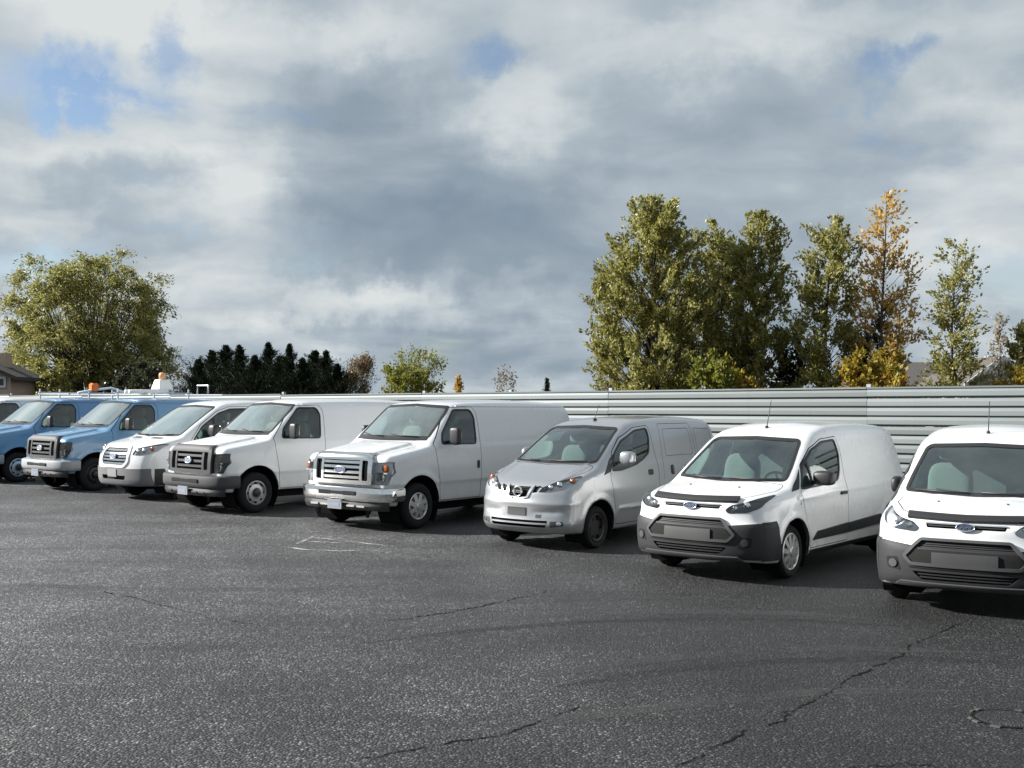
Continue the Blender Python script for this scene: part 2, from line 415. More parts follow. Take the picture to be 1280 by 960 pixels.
def to_mesh(bm, name, f=None, flip=True):
    """(s,y,z) -> local (x=-s,y,z); normals from the implicit function"""
    bm.verts.ensure_lookup_table(); P = np.array([w.co[:] for w in bm.verts]) if len(bm.verts) else np.zeros((0, 3))
    fl = [[w.index for w in q.verts][::-1] for q in bm.faces]
    bm.verts.index_update(); fl = [[w.index for w in q.verts][::-1] for q in bm.faces]
    V = P * np.array([-1, 1, 1])
    N = unit(grad(f, P)) * np.array([-1, 1, 1]) if f is not None else None
    return mesh_from(name, V, fl, True, N)
def rnd(pts, r=.03, n=4):
    """polygon with rounded corners; a point may carry its own radius as third value"""
    out = []; m = len(pts)
    for i in range(m):
        p = np.array(pts[i][:2], float); rr = pts[i][2] if len(pts[i]) > 2 else r
        a = np.array(pts[i - 1][:2], float) - p; b = np.array(pts[(i + 1) % m][:2], float) - p
        la, lb = np.linalg.norm(a), np.linalg.norm(b); a /= la; b /= lb
        d = min(rr, la * .45, lb * .45)
        if rr <= 0: out.append(tuple(p)); continue
        A, B = p + a * d, p + b * d
        for k in range(n + 1):
            t = k / n; out.append(tuple((1 - t) ** 2 * A + 2 * t * (1 - t) * p + t * t * B))
    return out
def rrect(u0, u1, v0, v1, r=.02, n=4): return rnd([(u0, v0), (u1, v0), (u1, v1), (u0, v1)], r, n)
def inset(poly, d):
    P = np.array(poly); a = .5 * np.sum(P[:, 0] * np.roll(P[:, 1], -1) - P[:, 1] * np.roll(P[:, 0], -1)); sg = 1 if a > 0 else -1
    e = np.roll(P, -1, 0) - P; e /= np.maximum(np.linalg.norm(e, axis=1, keepdims=True), 1e-9); nrm = np.stack([-e[:, 1], e[:, 0]], 1) * sg
    n0 = np.roll(nrm, 1, 0); b = n0 + nrm; b /= np.maximum((b * b).sum(1, keepdims=True) / 2, .35)
    return [tuple(q) for q in P + b * d]
def flipy(poly): return [(-p[0], *p[1:]) for p in poly][::-1]
def project(f, uv, ax, side=1, far=None):
    uv = np.asarray(uv); n = len(uv)
    if ax == 'front': t = np.linspace(-.5, far or 3.0, 400); mk = lambda q: (q, uv[:, 0], uv[:, 1])
    elif ax == 'side': t = np.linspace(1.4, .1, 300); mk = lambda q: (uv[:, 0], side * q, uv[:, 1])
    else: t = np.linspace(2.5, .2, 400); mk = lambda q: (uv[:, 0], uv[:, 1], q)
    hit = np.full(n, t[-1]); lo = np.full(n, t[-2]); done = np.zeros(n, bool)
    prev = t[0]
    for q in t[1:]:
        d = f(*mk(np.full(n, q))); new = (d < 0) & ~done; hit[new] = q; lo[new] = prev; done |= new; prev = q
        if done.all(): break
    a, b = lo.copy(), hit.copy()
    for _ in range(16):
        m = (a + b) / 2; neg = f(*mk(m)) < 0; b = np.where(neg, m, b); a = np.where(neg, a, m)
    q = mk((a + b) / 2); return np.stack([np.broadcast_to(x, (n,)) for x in q], 1)
def patch(name, f, poly, ax, side=1, off=.0, th=0.0, res=.05, holes=(), far=None, axial=False):
    """sheet of outline poly laid on the surface f, offset along its normal, with an edge of depth th"""
    P = np.array(poly); lo, hi = P.min(0), P.max(0)
    nx, ny = max(1, int(math.ceil((hi[0] - lo[0]) / res))), max(1, int(math.ceil((hi[1] - lo[1]) / res)))
    bm = bmesh.new(); u, v = UV[ax]; gv = []
    for i in range(nx + 1):
        for j in range(ny + 1):
            c = [0, 0, 0]; c[u] = lo[0] + (hi[0] - lo[0]) * i / nx; c[v] = lo[1] + (hi[1] - lo[1]) * j / ny; gv.append(bm.verts.new(c))
    for i in range(nx):
        for j in range(ny): bm.faces.new([gv[i * (ny + 1) + j], gv[(i + 1) * (ny + 1) + j], gv[(i + 1) * (ny + 1) + j + 1], gv[i * (ny + 1) + j + 1]])
    keep = set(cut(bm, poly, ax, pad=max(res, .03) * 1.5))
    bmesh.ops.delete(bm, geom=[q for q in bm.faces if q not in keep], context='FACES')
    for h in holes:
        k = cut(bm, h, ax, pad=max(res, .03) * 1.5); bmesh.ops.delete(bm, geom=k, context='FACES')
    bm.verts.index_update()
    uv = np.array([[w.co[u], w.co[v]] for w in bm.verts]); Q = project(f, uv, ax, side, far)
    N = unit(grad(f, Q)); D = N
    if axial: D = np.tile({'front': (-1, 0, 0), 'side': (0, side, 0), 'top': (0, 0, 1)}[ax], (len(Q), 1)).astype(float)
    P3 = Q + D * off; faces = [[w.index for w in q.verts] for q in bm.faces]
    V = [p for p in P3]; NN = [p for p in N]
    # orientation
    q = faces[0]; fn = np.cross(P3[q[1]] - P3[q[0]], P3[q[2]] - P3[q[0]])
    if fn @ N[q[0]] < 0: faces = [a[::-1] for a in faces]
    if th:
        for e in bm.edges:
            if len(e.link_faces) == 1:
                a, b = e.verts[0].index, e.verts[1].index; c = P3[[w.index for w in e.link_faces[0].verts]].mean(0)
                d = P3[b] - P3[a]; out = (P3[a] + P3[b]) / 2 - c; out -= d * (out @ d) / max(d @ d, 1e-12); out /= max(np.linalg.norm(out), 1e-9)
                k = len(V); V += [P3[a], P3[b], P3[b] - D[b] * th, P3[a] - D[a] * th]; NN += [out] * 4
                w = [k, k + 1, k + 2, k + 3]
                fn = np.cross(V[k + 1] - V[k], V[k + 2] - V[k]); faces.append(w if fn @ out > 0 else w[::-1])
    bm.free()
    V = np.array(V) * np.array([-1, 1, 1]); NN = np.array(NN) * np.array([-1, 1, 1])
    return mesh_from(name, V, [a[::-1] for a in faces], True, NN)
def sweep(name, path, sec, closed=True, smooth=R(35)):
    """section (out,z) carried along a plan path of (s,y); out points away from the van"""
    V, F = [], []; n = len(path); m = len(sec); P = np.array(path, float)
    for i in range(n):
        t = P[min(i + 1, n - 1)] - P[max(i - 1, 0)]; t /= np.linalg.norm(t); nr = np.array([-t[1], t[0]])
        for (o, z) in sec: V.append((-(P[i][0] + nr[0] * o), P[i][1] + nr[1] * o, z))
    for i in range(n - 1):
        for k in range(m if closed else m - 1): F.append((i * m + k, i * m + (k + 1) % m, (i + 1) * m + (k + 1) % m, (i + 1) * m + k))
    if closed: F.append(tuple(range(m))); F.append(tuple((n - 1) * m + k for k in range(m))[::-1])
    me = mesh_from(name, V, F, True)
    bm = bmesh.new(); bm.from_mesh(me); bmesh.ops.recalc_face_normals(bm, faces=bm.faces); bm.to_mesh(me); bm.free()
    me.set_sharp_from_angle(angle=smooth); return me
def front_path(f, y0, y1, z, off, n=25):
    ys = np.linspace(y0, y1, n); Q = project(f, np.stack([ys, np.full(n, z)], 1), 'front'); N = unit(grad(f, Q)); N[:, 2] = 0; N = unit(N)
    return (Q + N * off)[:, :2]
def text_mesh(txt, size, s, y, z, shear=.0, tilt=0.0):
    cu = bpy.data.curves.new('lettering', 'FONT'); cu.body = txt; cu.size = size; cu.align_x = 'CENTER'; cu.align_y = 'CENTER'; cu.shear = shear; cu.extrude = .002; cu.resolution_u = 2
    ob = bpy.data.objects.new('lettering', cu); me = bpy.data.meshes.new_from_object(ob); bpy.data.objects.remove(ob)
    for w in me.vertices:
        a, b, c = w.co; w.co = (-s + c - b * math.sin(tilt), a + y, z + b * math.cos(tilt))
    return me
def circle(cu, cv, r, a0=0, a1=360, n=28): return [(cu + r * math.cos(R(a0 + (a1 - a0) * k / n)), cv + r * math.sin(R(a0 + (a1 - a0) * k / n))) for k in range(n)]
def ellipse(cu, cv, a, b, n=20): return [(cu + a * math.cos(2 * math.pi * k / n), cv + b * math.sin(2 * math.pi * k / n)) for k in range(n)]
# ------------------------------------------------------------------ van kinds
class Kind:
    def __init__(s): s.parts = []
    def add(s, name, mesh, key, parent=None, loc=(0, 0, 0), rz=0.0, label=None):
        s.parts.append((name, mesh, key, parent, loc, rz, label)); return len(s.parts) - 1
def LR(C, side, y=.3): return C[:, 1] * side > y
def shell(k, c, f):
    """outer skin with openings; doors and hood split off as panels with real gaps"""
    P, Q = surface_net(f, (-.3, -1.2, c['bot'] - .1), (c['L'] + .15, 1.2, c['H'] + .1), .04)
    bm = bmesh.new(); vs = [bm.verts.new(p) for p in P]
    for q in Q:
        if len(set(q)) == 4: bm.faces.new([vs[i] for i in q])
    bm.verts.index_update()
    def hole(poly, ax, filt): bmesh.ops.delete(bm, geom=cut(bm, poly, ax, filt), context='FACES')
    panels = []
    for (poly, zmin, smin, smax_) in c['front_holes']:
        hole(poly, 'front', lambda C: (C[:, 0] < smax_) & (C[:, 0] > smin) & (C[:, 2] > zmin))
    for sd_ in (1, -1):
        for poly in c['side_holes']: hole(poly, 'side', lambda C: LR(C, sd_))
        for (sc, zc, r) in c['arch']:
            hole(circle(sc, zc, r, n=40), 'side', lambda C: LR(C, sd_, .52))
            hole([(sc - r, zc), (sc - r * .985, c['bot'] - .2), (sc + r * .985, c['bot'] - .2), (sc + r, zc)], 'side', lambda C: LR(C, sd_, .52))
    for (nm, poly, key, both) in c['panels']:
        for sd_ in ((1, -1) if both else (1,)):
            if both: ax, fi = 'side', (lambda C, q=sd_: LR(C, q))
            else: ax, fi = 'top', (lambda C: (C[:, 2] > .8) & (C[:, 0] < 1.5))
            cut(bm, poly, ax, fi); innr = cut(bm, inset(poly, .0095), ax, fi)
            pb = split_off(bm, [q for q in innr if q.is_valid])
            rest = faces_in(bm, poly, ax, fi)
            bmesh.ops.delete(bm, geom=rest, context='FACES')
            panels.append((nm, to_mesh(pb, nm, f), key, sd_)); pb.free()
            back = patch('panel_gap', f, inset(poly, -.025), ax, sd_, off=-.014, res=.09, holes=[inset(poly, .03)])
            panels.append(('gap_seal', back, 'gap', sd_))
    loose = [w for w in bm.verts if not w.link_faces]; bmesh.ops.delete(bm, geom=loose, context='VERTS')
    k.add('body', to_mesh(bm, 'body', f), 'paint'); bm.free()
    idx = {}
    for (nm, me, key, sd_) in panels:
        i = k.add(nm, me, key); idx[(nm, sd_)] = i
    return idx
def cabin(k, c, f, seat_s=1.95, seat_z=.55, dash=(1.0, 1.12), wheel=(1.45, 1.05), wmax=.78, bulk_s=2.75):
    ds, dz = dash
    mb = MB(); prof = [(ds - .06, dz - .10), (ds + .12, dz - .02), (ds + .32, dz - .02), (ds + .42, dz - .12), (ds + .40, dz - .45), (ds - .2, dz - .5)]
    n = len(prof); b = 0
    for y in (-wmax, wmax): mb.V += [(-s, y, z) for s, z in prof]
    mb.F += [tuple(range(n)), tuple(range(n, 2 * n))[::-1]] + [(i, (i + 1) % n, n + (i + 1) % n, n + i) for i in range(n)]
    k.add('dashboard', mb.mesh('dashboard', bevel=.03, angle=R(40)), 'int')
    for sg in (1, -1):
        m = MB(); m.sup((-(seat_s - .12), sg * .42, seat_z + .06), (.27, .25, .10), .5)
        rot = Matrix.Rotation(R(-12), 3, 'Y')
        m.sup((-(seat_s + .18), sg * .42, seat_z + .42), (.09, .25, .36), .5, rot=rot)
        m.sup((-(seat_s + .27), sg * .42, seat_z + .90), (.06, .14, .10), .6, rot=rot)
        m.box(-(seat_s + .1), -(seat_s - .25), sg * .42 - .2, sg * .42 + .2, seat_z - .25, seat_z)
        k.add('seat', m.mesh('seat', smooth=True, angle=R(60)), 'seat')
    ws, wz = wheel
    m = MB(); rot = Matrix.Rotation(R(-62), 3, 'Y'); ring = []
    for a in range(25):
        w = 2 * math.pi * a / 24; q = rot @ Vector((.185 * math.cos(w), .185 * math.sin(w), 0)); ring.append((-ws + q.x, .42 + q.y, wz + q.z))
    m.tube(ring, .016, 7, cap=False); m.tube([(-ws, .42, wz), (-ws + .25, .42, wz - .12)], .03, 8)
    for w in (0, 2.1, 4.2):
        q = rot @ Vector((.18 * math.cos(w), .18 * math.sin(w), 0)); m.tube([(-ws, .42, wz), (-ws + q.x, .42 + q.y, wz + q.z)], .014, 5)
    k.add('steering_wheel', m.mesh('steering_wheel', smooth=True), 'int')
    # bulkhead: cross-section of the body
    zz = np.linspace(c['bot'] + .1, c['H'] - .08, 18); uv = np.stack([np.full(18, bulk_s), zz], 1); q = project(f, uv, 'side', 1)
    pts = [(-bulk_s, y - .03, z) for (s, y, z) in q if y > .2]
    me = mesh_from('bulkhead', pts + [(x, -y, z) for (x, y, z) in pts[::-1]], [tuple(range(2 * len(pts)))], False)
    k.add('bulkhead', me, 'bulk')
    k.add('rear_view_mirror', MB().sup((-(c['ws'][1][0] + .02), 0, c['ws'][1][1] - .14), (.02, .12, .035), .5).mesh('rear_view_mirror', smooth=True), 'int')
def wheels(k, c, style, r, rim, track, w=.20):
    for n_, (sc, zc, ra) in enumerate(c['arch']):
        for sg in (1, -1):
            m = MB(); o = track; i = track - w
            m.lathe([(rim, -w + .03), (rim + .02, -w + .005), (r * .86, -w), (r - .015, -w + .02), (r, -w + .05), (r, -.05), (r - .015, -.02), (r * .88, .004), (rim + .02, 0), (rim + .004, -.012), (rim - .004, -.05)], 40)
            if sg < 0: m.V = [(x, -y, z) for (x, y, z) in m.V]
            loc = (-sc, sg * track, r)
            wi = k.add('wheel', m.mesh('tyre', angle=R(50)), 'rubber', loc=loc)
            d = MB()
            if style == 'steel':
                d.lathe([(rim, -.012), (rim - .015, -.006), (rim - .03, -.035), (rim * .78, -.05), (rim * .70, -.022), (rim * .42, -.012), (rim * .36, -.03), (rim * .30, -.03), (rim * .26, .012), (.02, .018), (.001, .018)], 40)
            else:
                d.lathe([(rim, -.012), (rim - .012, -.003), (rim - .03, -.012), (rim - .045, -.05), (.05, -.05), (.001, -.05)], 40)
            dk = MB(); N = {'multi': 10, 'seven': 8, 'steel': 8, 'black': 6}[style]
            for a in range(N):
                w0 = 2 * math.pi * a / N; tw = {'multi': .16, 'seven': .34}.get(style, 0)
                if style in ('multi', 'seven'):
                    ro, ri = rim - .02, .05; ho, hi = (.030, .028) if style == 'multi' else (.034, .045)
                    pts = []
                    for (rr, aa, hw, yy) in ((ri, w0, hi, .006), (ro, w0 + tw, ho, -.008)):
                        cx, cz = rr * math.cos(aa), rr * math.sin(aa); tx, tz = -math.sin(aa), math.cos(aa)
                        pts += [(cx + tx * hw, yy, cz + tz * hw), (cx - tx * hw, yy, cz - tz * hw)]
                    b = len(d.V); d.V += pts + [(x, y - .03, z) for (x, y, z) in pts]
                    d.F += [(b, b + 1, b + 3, b + 2), (b, b + 2, b + 6, b + 4), (b + 1, b + 5, b + 7, b + 3), (b + 4, b + 6, b + 7, b + 5), (b, b + 4, b + 5, b + 1), (b + 2, b + 3, b + 7, b + 6)]
                else:
                    cx, cz = rim * .74 * math.cos(w0), rim * .74 * math.sin(w0)
                    dk.sup((cx, -.034, cz), (.028, .012, .028), .8, 10, 6)
            if style in ('multi', 'seven'): d.lathe([(.062, -.03), (.06, .012), (.05, .020), (.001, .022)], 20)
            for q in (d, dk):
                if sg < 0: q.V = [(x, -y, z) for (x, y, z) in q.V]
            k.add('rim', d.mesh('rim', angle=R(30)), 'rim', parent=wi)
            if dk.V: k.add('vent_hole', dk.mesh('vent_hole', smooth=True), 'well', parent=wi)
            if style == 'steel':
                hb = MB().lathe([(.075, -.01), (.07, .03), (.05, .04), (.001, .04)], 20)
                if sg < 0: hb.V = [(x, -y, z) for (x, y, z) in hb.V]
                k.add('hub_cap', hb.mesh('hub_cap', angle=R(30)), 'hub', parent=wi)
    for (sc, zc, ra) in c['arch']:
        for sg in (1, -1):
            m = MB(); yo = c['well_y']; n = 22; b = 0
            for y in (yo, .5):
                for a in range(n + 1):
                    w0 = R(-38 + 256 * a / n); m.V.append((-(sc + (ra + .012) * math.cos(w0)), sg * y, zc + (ra + .012) * math.sin(w0)))
            for a in range(n): m.F.append((a, a + 1, n + 2 + a, n + 1 + a))
            m.F.append(tuple(range(n + 1, 2 * n + 2)))
            k.add('wheel_well', m.mesh('wheel_well', smooth=False), 'well')
def glazing(k, f, c, doors, ws, side_win, frit=.035):
    g = k.add('windshield', patch('windshield', f, ws, 'front', off=-.004, res=.07), 'wshield')
    k.add('seal', patch('windshield_seal', f, inset(ws, -.006), 'front', off=.003, th=.012, res=.07, holes=[inset(ws, frit)]), 'black', parent=g)
    for sd_ in (1, -1):
        d = doors.get(('door', sd_))
        for (poly, nm) in side_win:
            k.add('window', patch('window', f, poly, 'side', sd_, off=-.006, res=.08), 'glass', parent=d)
            k.add('window_seal', patch('window_seal', f, inset(poly, -.012), 'side', sd_, off=.003, th=.012, res=.08, holes=[inset(poly, .014)]), 'black', parent=d)
    return g
def wiper(k, f, g, pts):
    q = project(f, np.array(pts), 'front'); N = unit(grad(f, q)); q = q + N * .022
    k.add('wiper', MB().tube([(-p[0], p[1], p[2]) for p in q], .009, 5).mesh('wiper', smooth=True), 'black', parent=g)
def door_mirror(k, doors, s, y, z, r, key, arm_y, e=.5):
    for sg in (1, -1):
        if sg < 0: y = arm_y + .05; r = (r[0] + .05, .05, r[2]); s += .12      # folded back on the kerb side
        m = MB().sup((-s, sg * y, z), r, e, 20, 12)
        m.tube([(-s + .0, sg * y, z - r[2] * .45), (-s - .02, sg * (arm_y - .02), z - r[2] * .75)], .028, 8)
        i = k.add('door_mirror', m.mesh('door_mirror', smooth=True), key, parent=None)
        gl = MB(); gl.sup((-s - r[0] * 1.0, sg * y, z), (.006, r[1] * .84, r[2] * .84), .5, 16, 8)
        k.add('mirror_glass', gl.mesh('mirror_glass', smooth=True), 'chrome', parent=i)
def front_bar(name, f, y0, y1, z0, z1, off=0.0, th=.03, r=.006): return patch(name, f, rrect(y0, y1, z0, z1, r, 2), 'front', off=off, th=th, res=.08)
def oval_badge(k, f, z, a=.085, b=.036, off=.012, par=None):
    q = project(f, np.array([[0, z]]), 'front')[0]; s0 = q[0]
    m = MB(); ring = [(-(s0 - off), a * math.cos(t), z + b * math.sin(t)) for t in np.linspace(0, 2 * math.pi, 25)]
    n = len(ring) - 1
    plate = mesh_from('badge', [(x - .04, y, w) for x, y, w in ring[:-1]] + ring[:-1], [tuple(range(n, 2 * n))] + [(i, (i + 1) % n, n + (i + 1) % n, n + i) for i in range(n)], False)
    bi = k.add('badge', plate, 'badge', parent=par)
    k.add('badge_rim', MB().tube(ring, .006, 5, cap=False).mesh('badge_rim', smooth=True), 'badges', parent=bi if par is None else par)
    k.add('badge_lettering', text_mesh('Ford', b * 1.45, s0 - off - .002, 0, z, .35), 'badges', parent=bi if par is None else par)

# ---- long-nosed full-size van ---------------------------------------------------
ES = dict(L=5.45, H=2.10, bot=.40, arch=[(.80, .40, .475), (4.305, .40, .475)], flare=.012, well_y=.955,
    Y=[(.3, .945), (.45, .972), (.70, .988), (.74, 1.0), (1.0, 1.0), (1.2, .985), (1.38, .955), (1.65, .885), (1.9, .81), (2.1, .735)],
    dY=[(-.3, .2), (-.1, .13), (0, .10), (.2, .055), (.5, .02), (.9, 0), (5.0, 0), (5.3, .02), (5.6, .06)],
    roof=[(1.4, 1.93), (1.8, 2.035), (2.3, 2.085), (3.5, 2.10), (4.8, 2.08), (5.6, 2.03)], rc=.10,
    ws=((1.02, 1.40), (1.80, 2.03)), bow=.20, hood=[(-.3, 1.10), (-.05, 1.17), (.08, 1.225), (.35, 1.275), (.8, 1.345), (1.2, 1.405), (1.7, 1.44)], hc=.05, bulge=(.60, .045),
    front=[(.2, .04), (.6, .03), (.9, .03), (1.1, .05), (1.3, .09)], fb=.10, fp=2.4, rear=[(.3, 5.43), (1.0, 5.45), (1.5, 5.42), (2.1, 5.33)],
    kw=.05, kr=.14, kf=.09, kh=.11, cabf=.95)
ES_BASE = []
def long_nose_base(k, c, f, D, ws, win):
    cabin(k, c, f, 2.0, .85, (1.20, 1.41), (1.62, 1.32), .74, 2.75)
    g = glazing(k, f, c, D, ws, [(win, 'w')])
    wiper(k, f, g, [(.62, 1.46), (.30, 1.47), (.02, 1.50)]); wiper(k, f, g, [(-.10, 1.46), (-.40, 1.47), (-.68, 1.50)])
    for sd_ in (1, -1):
        k.add('door_handle', patch('door_handle', f, rrect(2.25, 2.30, .93, 1.06, .02), 'side', sd_, off=.02, th=.02), 'black', parent=D[('door', sd_)])
        if sd_ < 0: k.add('cargo_door_seam', patch('seam', f, rnd([(2.50, .46), (2.50, 1.93), (3.62, 1.93), (3.62, .46)], .05), 'side', sd_, off=.0012, res=.12, holes=[inset(rnd([(2.50, .46), (2.50, 1.93), (3.62, 1.93), (3.62, .46)], .05), .007)]), 'gap')
        k.add('roof_gutter', patch('gutter', f, rnd([(1.98, 1.975), (5.2, 1.965), (5.2, 1.985), (1.98, 1.995)], 0), 'side', sd_, off=.014, th=.016, res=.2), 'paint')
    door_mirror(k, D, 1.50, 1.14, 1.49, (.055, .10, .145), 'black', .96, .45)
    yb = np.linspace(-.79, .79, 25)
    k.add('cowl', patch('cowl', f, [(float(y), 1.405 + .02 * y * y) for y in yb] + [(float(y), 1.452) for y in yb[::-1]], 'front', off=.004, th=.006, res=.08), 'black')
def build_long_nose(style):
    """style: 'chrome', 'grey' (tall stacked lamps, big grille) or 'old' (lower lamps)"""
    k = Kind(); f = make_sdf(ES); c = dict(ES)
    ws = rnd([(-.80, 1.45), (.80, 1.45), (.735, 1.90), (.69, 1.985), (0, 2.018, 0), (-.69, 1.985), (-.735, 1.90)], .05)
    win = rnd([(1.36, 1.36), (1.42, 1.52), (1.86, 1.925), (2.28, 1.925), (2.345, 1.80), (2.27, 1.345)], .06)
    door = rnd([(1.29, .43), (1.27, .74), (1.19, 1.14), (1.18, 1.36), (1.77, 1.965), (2.36, 1.98), (2.425, 1.88), (2.42, 1.70), (2.37, 1.22), (2.36, .43)], .04)
    hoodp = rnd([(.075, -.60), (.075, .60), (.40, .72), (1.00, .75), (.94, 0, 0), (1.00, -.75), (.40, -.72)], .05)
    lamp = rnd([(.64, .745), (.90, .745), (.955, .93), (.945, 1.105), (.64, 1.085)], .02)
    grille = rrect(-.58, .58, .80, 1.12, .03)
    c.update(front_holes=[(ws, 1.2, .7, 2.4), (lamp, .6, -.2, .7), (flipy(lamp), .6, -.2, .7), (grille, .6, -.2, .5)], side_holes=[win],
             panels=[('door', door, 'paint', True), ('hood', hoodp, 'paint', False)])
    if not ES_BASE:
        k.D = shell(k, c, f); long_nose_base(k, c, f, k.D, ws, win); ES_BASE.append(k)
    D = ES_BASE[0].D; nb_ = ES_BASE[0].nbase = getattr(ES_BASE[0], 'nbase', len(ES_BASE[0].parts))
    k = Kind(); k.parts = list(ES_BASE[0].parts[:nb_])
    wheels(k, c, {'chrome': 'seven', 'grey': 'steel', 'old': 'steel'}[style], .372, .222, .965, .22)
    # lamps
    for sg in (1, -1):
        L = lamp if sg > 0 else flipy(lamp)
        h = k.add('headlight', patch('lamp_housing', f, inset(L, -.012), 'front', off=-.03, th=-.03, res=.06), 'lampbase')
        cy = .775 * sg
        q = project(f, np.array([[cy, .84], [cy, 1.0]]), 'front')
        if style != 'old':
            k.add('lamp_bowl', MB().sup((-(q[0][0] + .045), cy - .02 * sg, .845), (.03, .10, .075), .55).mesh('lamp_bowl', smooth=True), 'refl', parent=h)
            k.add('turn_signal', MB().sup((-(q[1][0] + .04), cy + (.075 if style == 'chrome' else -.01) * sg, 1.0), (.03, .08 if style == 'grey' else .065, .055), .6).mesh('turn_signal', smooth=True), 'amber', parent=h)
            k.add('lamp_bar', MB().box(-(q[0][0] + .03), -(q[0][0] + .01), cy - .14, cy + .14, .915, .935).mesh('lamp_bar'), 'grillekey', parent=h)
        else:
            k.add('turn_signal', MB().sup((-(q[1][0] + .03), cy + .08 * sg, .95), (.03, .075, .12), .5).mesh('turn_signal', smooth=True), 'amber', parent=h)
            k.add('lamp_bowl', MB().sup((-(q[0][0] + .03), cy - .08 * sg, .95), (.03, .08, .12), .5).mesh('lamp_bowl', smooth=True), 'refl', parent=h)
        k.add('lens', patch('lens', f, L, 'front', off=.006, res=.06), 'lens', parent=h)
    # grille
    go = rnd([(-.655, .735), (.655, .735), (.665, 1.10), (.60, 1.245), (-.60, 1.245), (-.665, 1.10)], .03)
    gi = k.add('grille', patch('grille_surround', f, go, 'front', off=.055, th=.085, res=.06, holes=[grille], axial=True), 'grillekey')
    k.add('grille_backing', patch('grille_backing', f, inset(grille, -.02), 'front', off=-.06, res=.2), 'gap', parent=gi)
    for z in (.845, .925, 1.005, 1.08) if style == 'chrome' else (.86, .95, 1.045):
        k.add('grille_bar', front_bar('grille_bar', f, -.41, .41, z - .021, z + .021, .035, .05), 'grillekey', parent=gi)
    for sg in (1, -1):
        k.add('grille_post', front_bar('grille_post', f, *sorted((sg * .40, sg * .455)), .80, 1.12, .045, .06), 'grillekey', parent=gi)
        k.add('grille_side_panel', front_bar('grille_side_panel', f, *sorted((sg * .475, sg * .56)), .81, 1.11, .005, .03), 'black', parent=gi)
    oval_badge(k, f, .962, .115, .052, .065)
    # bumper
    pth = [(.40, -1.005), (.22, -1.00), (.10, -.96), (.02, -.85), (-.035, -.62), (-.065, -.35), (-.07, 0)]
    pth = pth + [(s, -y) for s, y in pth[:-1][::-1]]
    sec = [(-.10, .48), (.0, .475), (.022, .50), (.030, .55), (.030, .655), (.020, .685), (-.02, .70), (-.10, .70)]
    bi = k.add('bumper', sweep('bumper', pth, sec), 'bumper')
    m = MB(); m.box(.083, .106, -.42, .42, .565, .632)
    k.add('bumper_slot', m.mesh('bumper_slot', bevel=.008), 'gap', parent=bi)
    sec2 = [(-.09, .33), (-.035, .33), (-.005, .40), (-.02, .47), (-.09, .47)]
    vi = k.add('valance', sweep('valance', [p for p in pth if p[0] < .2], sec2), 'black', parent=bi)
    for sg in (1, -1):
        m = MB()
        for q in (.30, .52): m.box(.062, .092, sg * q - .09, sg * q + .09, .385, .415)
        k.add('tow_slot', m.mesh('tow_slot', bevel=.006), 'grillekey' if style != 'old' else 'black', parent=vi)
    if style != 'old':
        m = MB(); m.box(.10, .115, -.19, .13, .335, .49); k.add('license_plate', m.mesh('license_plate', bevel=.004), 'plate', parent=bi)
        m = MB(); m.box(.115, .119, -.17, .11, .455, .48); m.box(.115, .119, -.14, .08, .375, .435); k.add('plate_print', m.mesh('plate_print'), 'plateprint', parent=bi)
    # frame / steps below body
    m = MB()
    m.box(-3.7, -1.3, -.8, .8, .26, .39); m.box(-5.3, -4.8, -.5, .5, .28, .39); k.add('underbody', m.mesh('underbody'), 'well')
    rs = [(5.50, -.99), (5.54, -.8), (5.56, 0), (5.54, .8), (5.50, .99)]
    k.add('rear_bumper', sweep('rear_bumper', [(s, -y) for s, y in rs], [(-.1, .45), (.02, .45), (.03, .5), (.03, .6), (.0, .63), (-.1, .63)]), 'bumper')
    return k

# ---- small tall van with bug deflector -------------------------------------------
TC = dict(L=4.80, H=1.84, bot=.23, chin=.075, arch=[(.91, .345, .375), (3.972, .345, .375)], flare=.016, well_y=.875,
    Y=[(.15, .86), (.3, .892), (.5, .912), (.75, .914), (.93, .902), (.98, .892), (1.1, .866), (1.35, .803), (1.6, .732), (1.75, .68), (1.9, .60)],
    dY=[(-.3, .5), (0, .20), (.2, .085), (.45, .03), (.8, .005), (1.1, 0), (4.2, 0), (4.6, .03), (4.9, .08)],
    roof=[(1.3, 1.52), (1.7, 1.66), (2.05, 1.755), (2.5, 1.815), (3.2, 1.83), (4.2, 1.80), (4.9, 1.735)], rc=.10,
    ws=((.86, 1.10), (1.71, 1.645)), bow=.24, hood=[(-.3, .70), (-.05, .82), (.06, .92), (.16, .985), (.35, 1.03), (.7, 1.09), (1.0, 1.14), (1.4, 1.2)], hc=.11,
    front=[(.1, .12), (.24, .05), (.34, .0), (.5, -.01), (.64, .0), (.76, .035), (.88, .05), (.95, .09), (1.1, .3)], fb=.34, fp=2.8,
    rear=[(.2, 4.76), (.6, 4.80), (1.0, 4.80), (1.3, 4.77), (1.85, 4.64)], kw=.06, kr=.13, kf=.10, kh=.12, cabf=.80, kb=.14)
def tc_extra(d, s, y, z):
    ay = np.abs(y)
    # raised lower bumper lip
    b = .022 / (1 + np.exp((z - .655 - .10 * np.clip(ay - .45, 0, .35)) / .012)) * (s < .75)
    d = d - b * np.clip(1 - (s - .35) / .4, 0, 1)
    # body-side crease
    d = d - .010 * np.exp(-((z - .955 - .02 * (s - 2)) / .03) ** 2) * ((s > 1.0) & (s < 4.7))
    return d
TC['extra'] = tc_extra
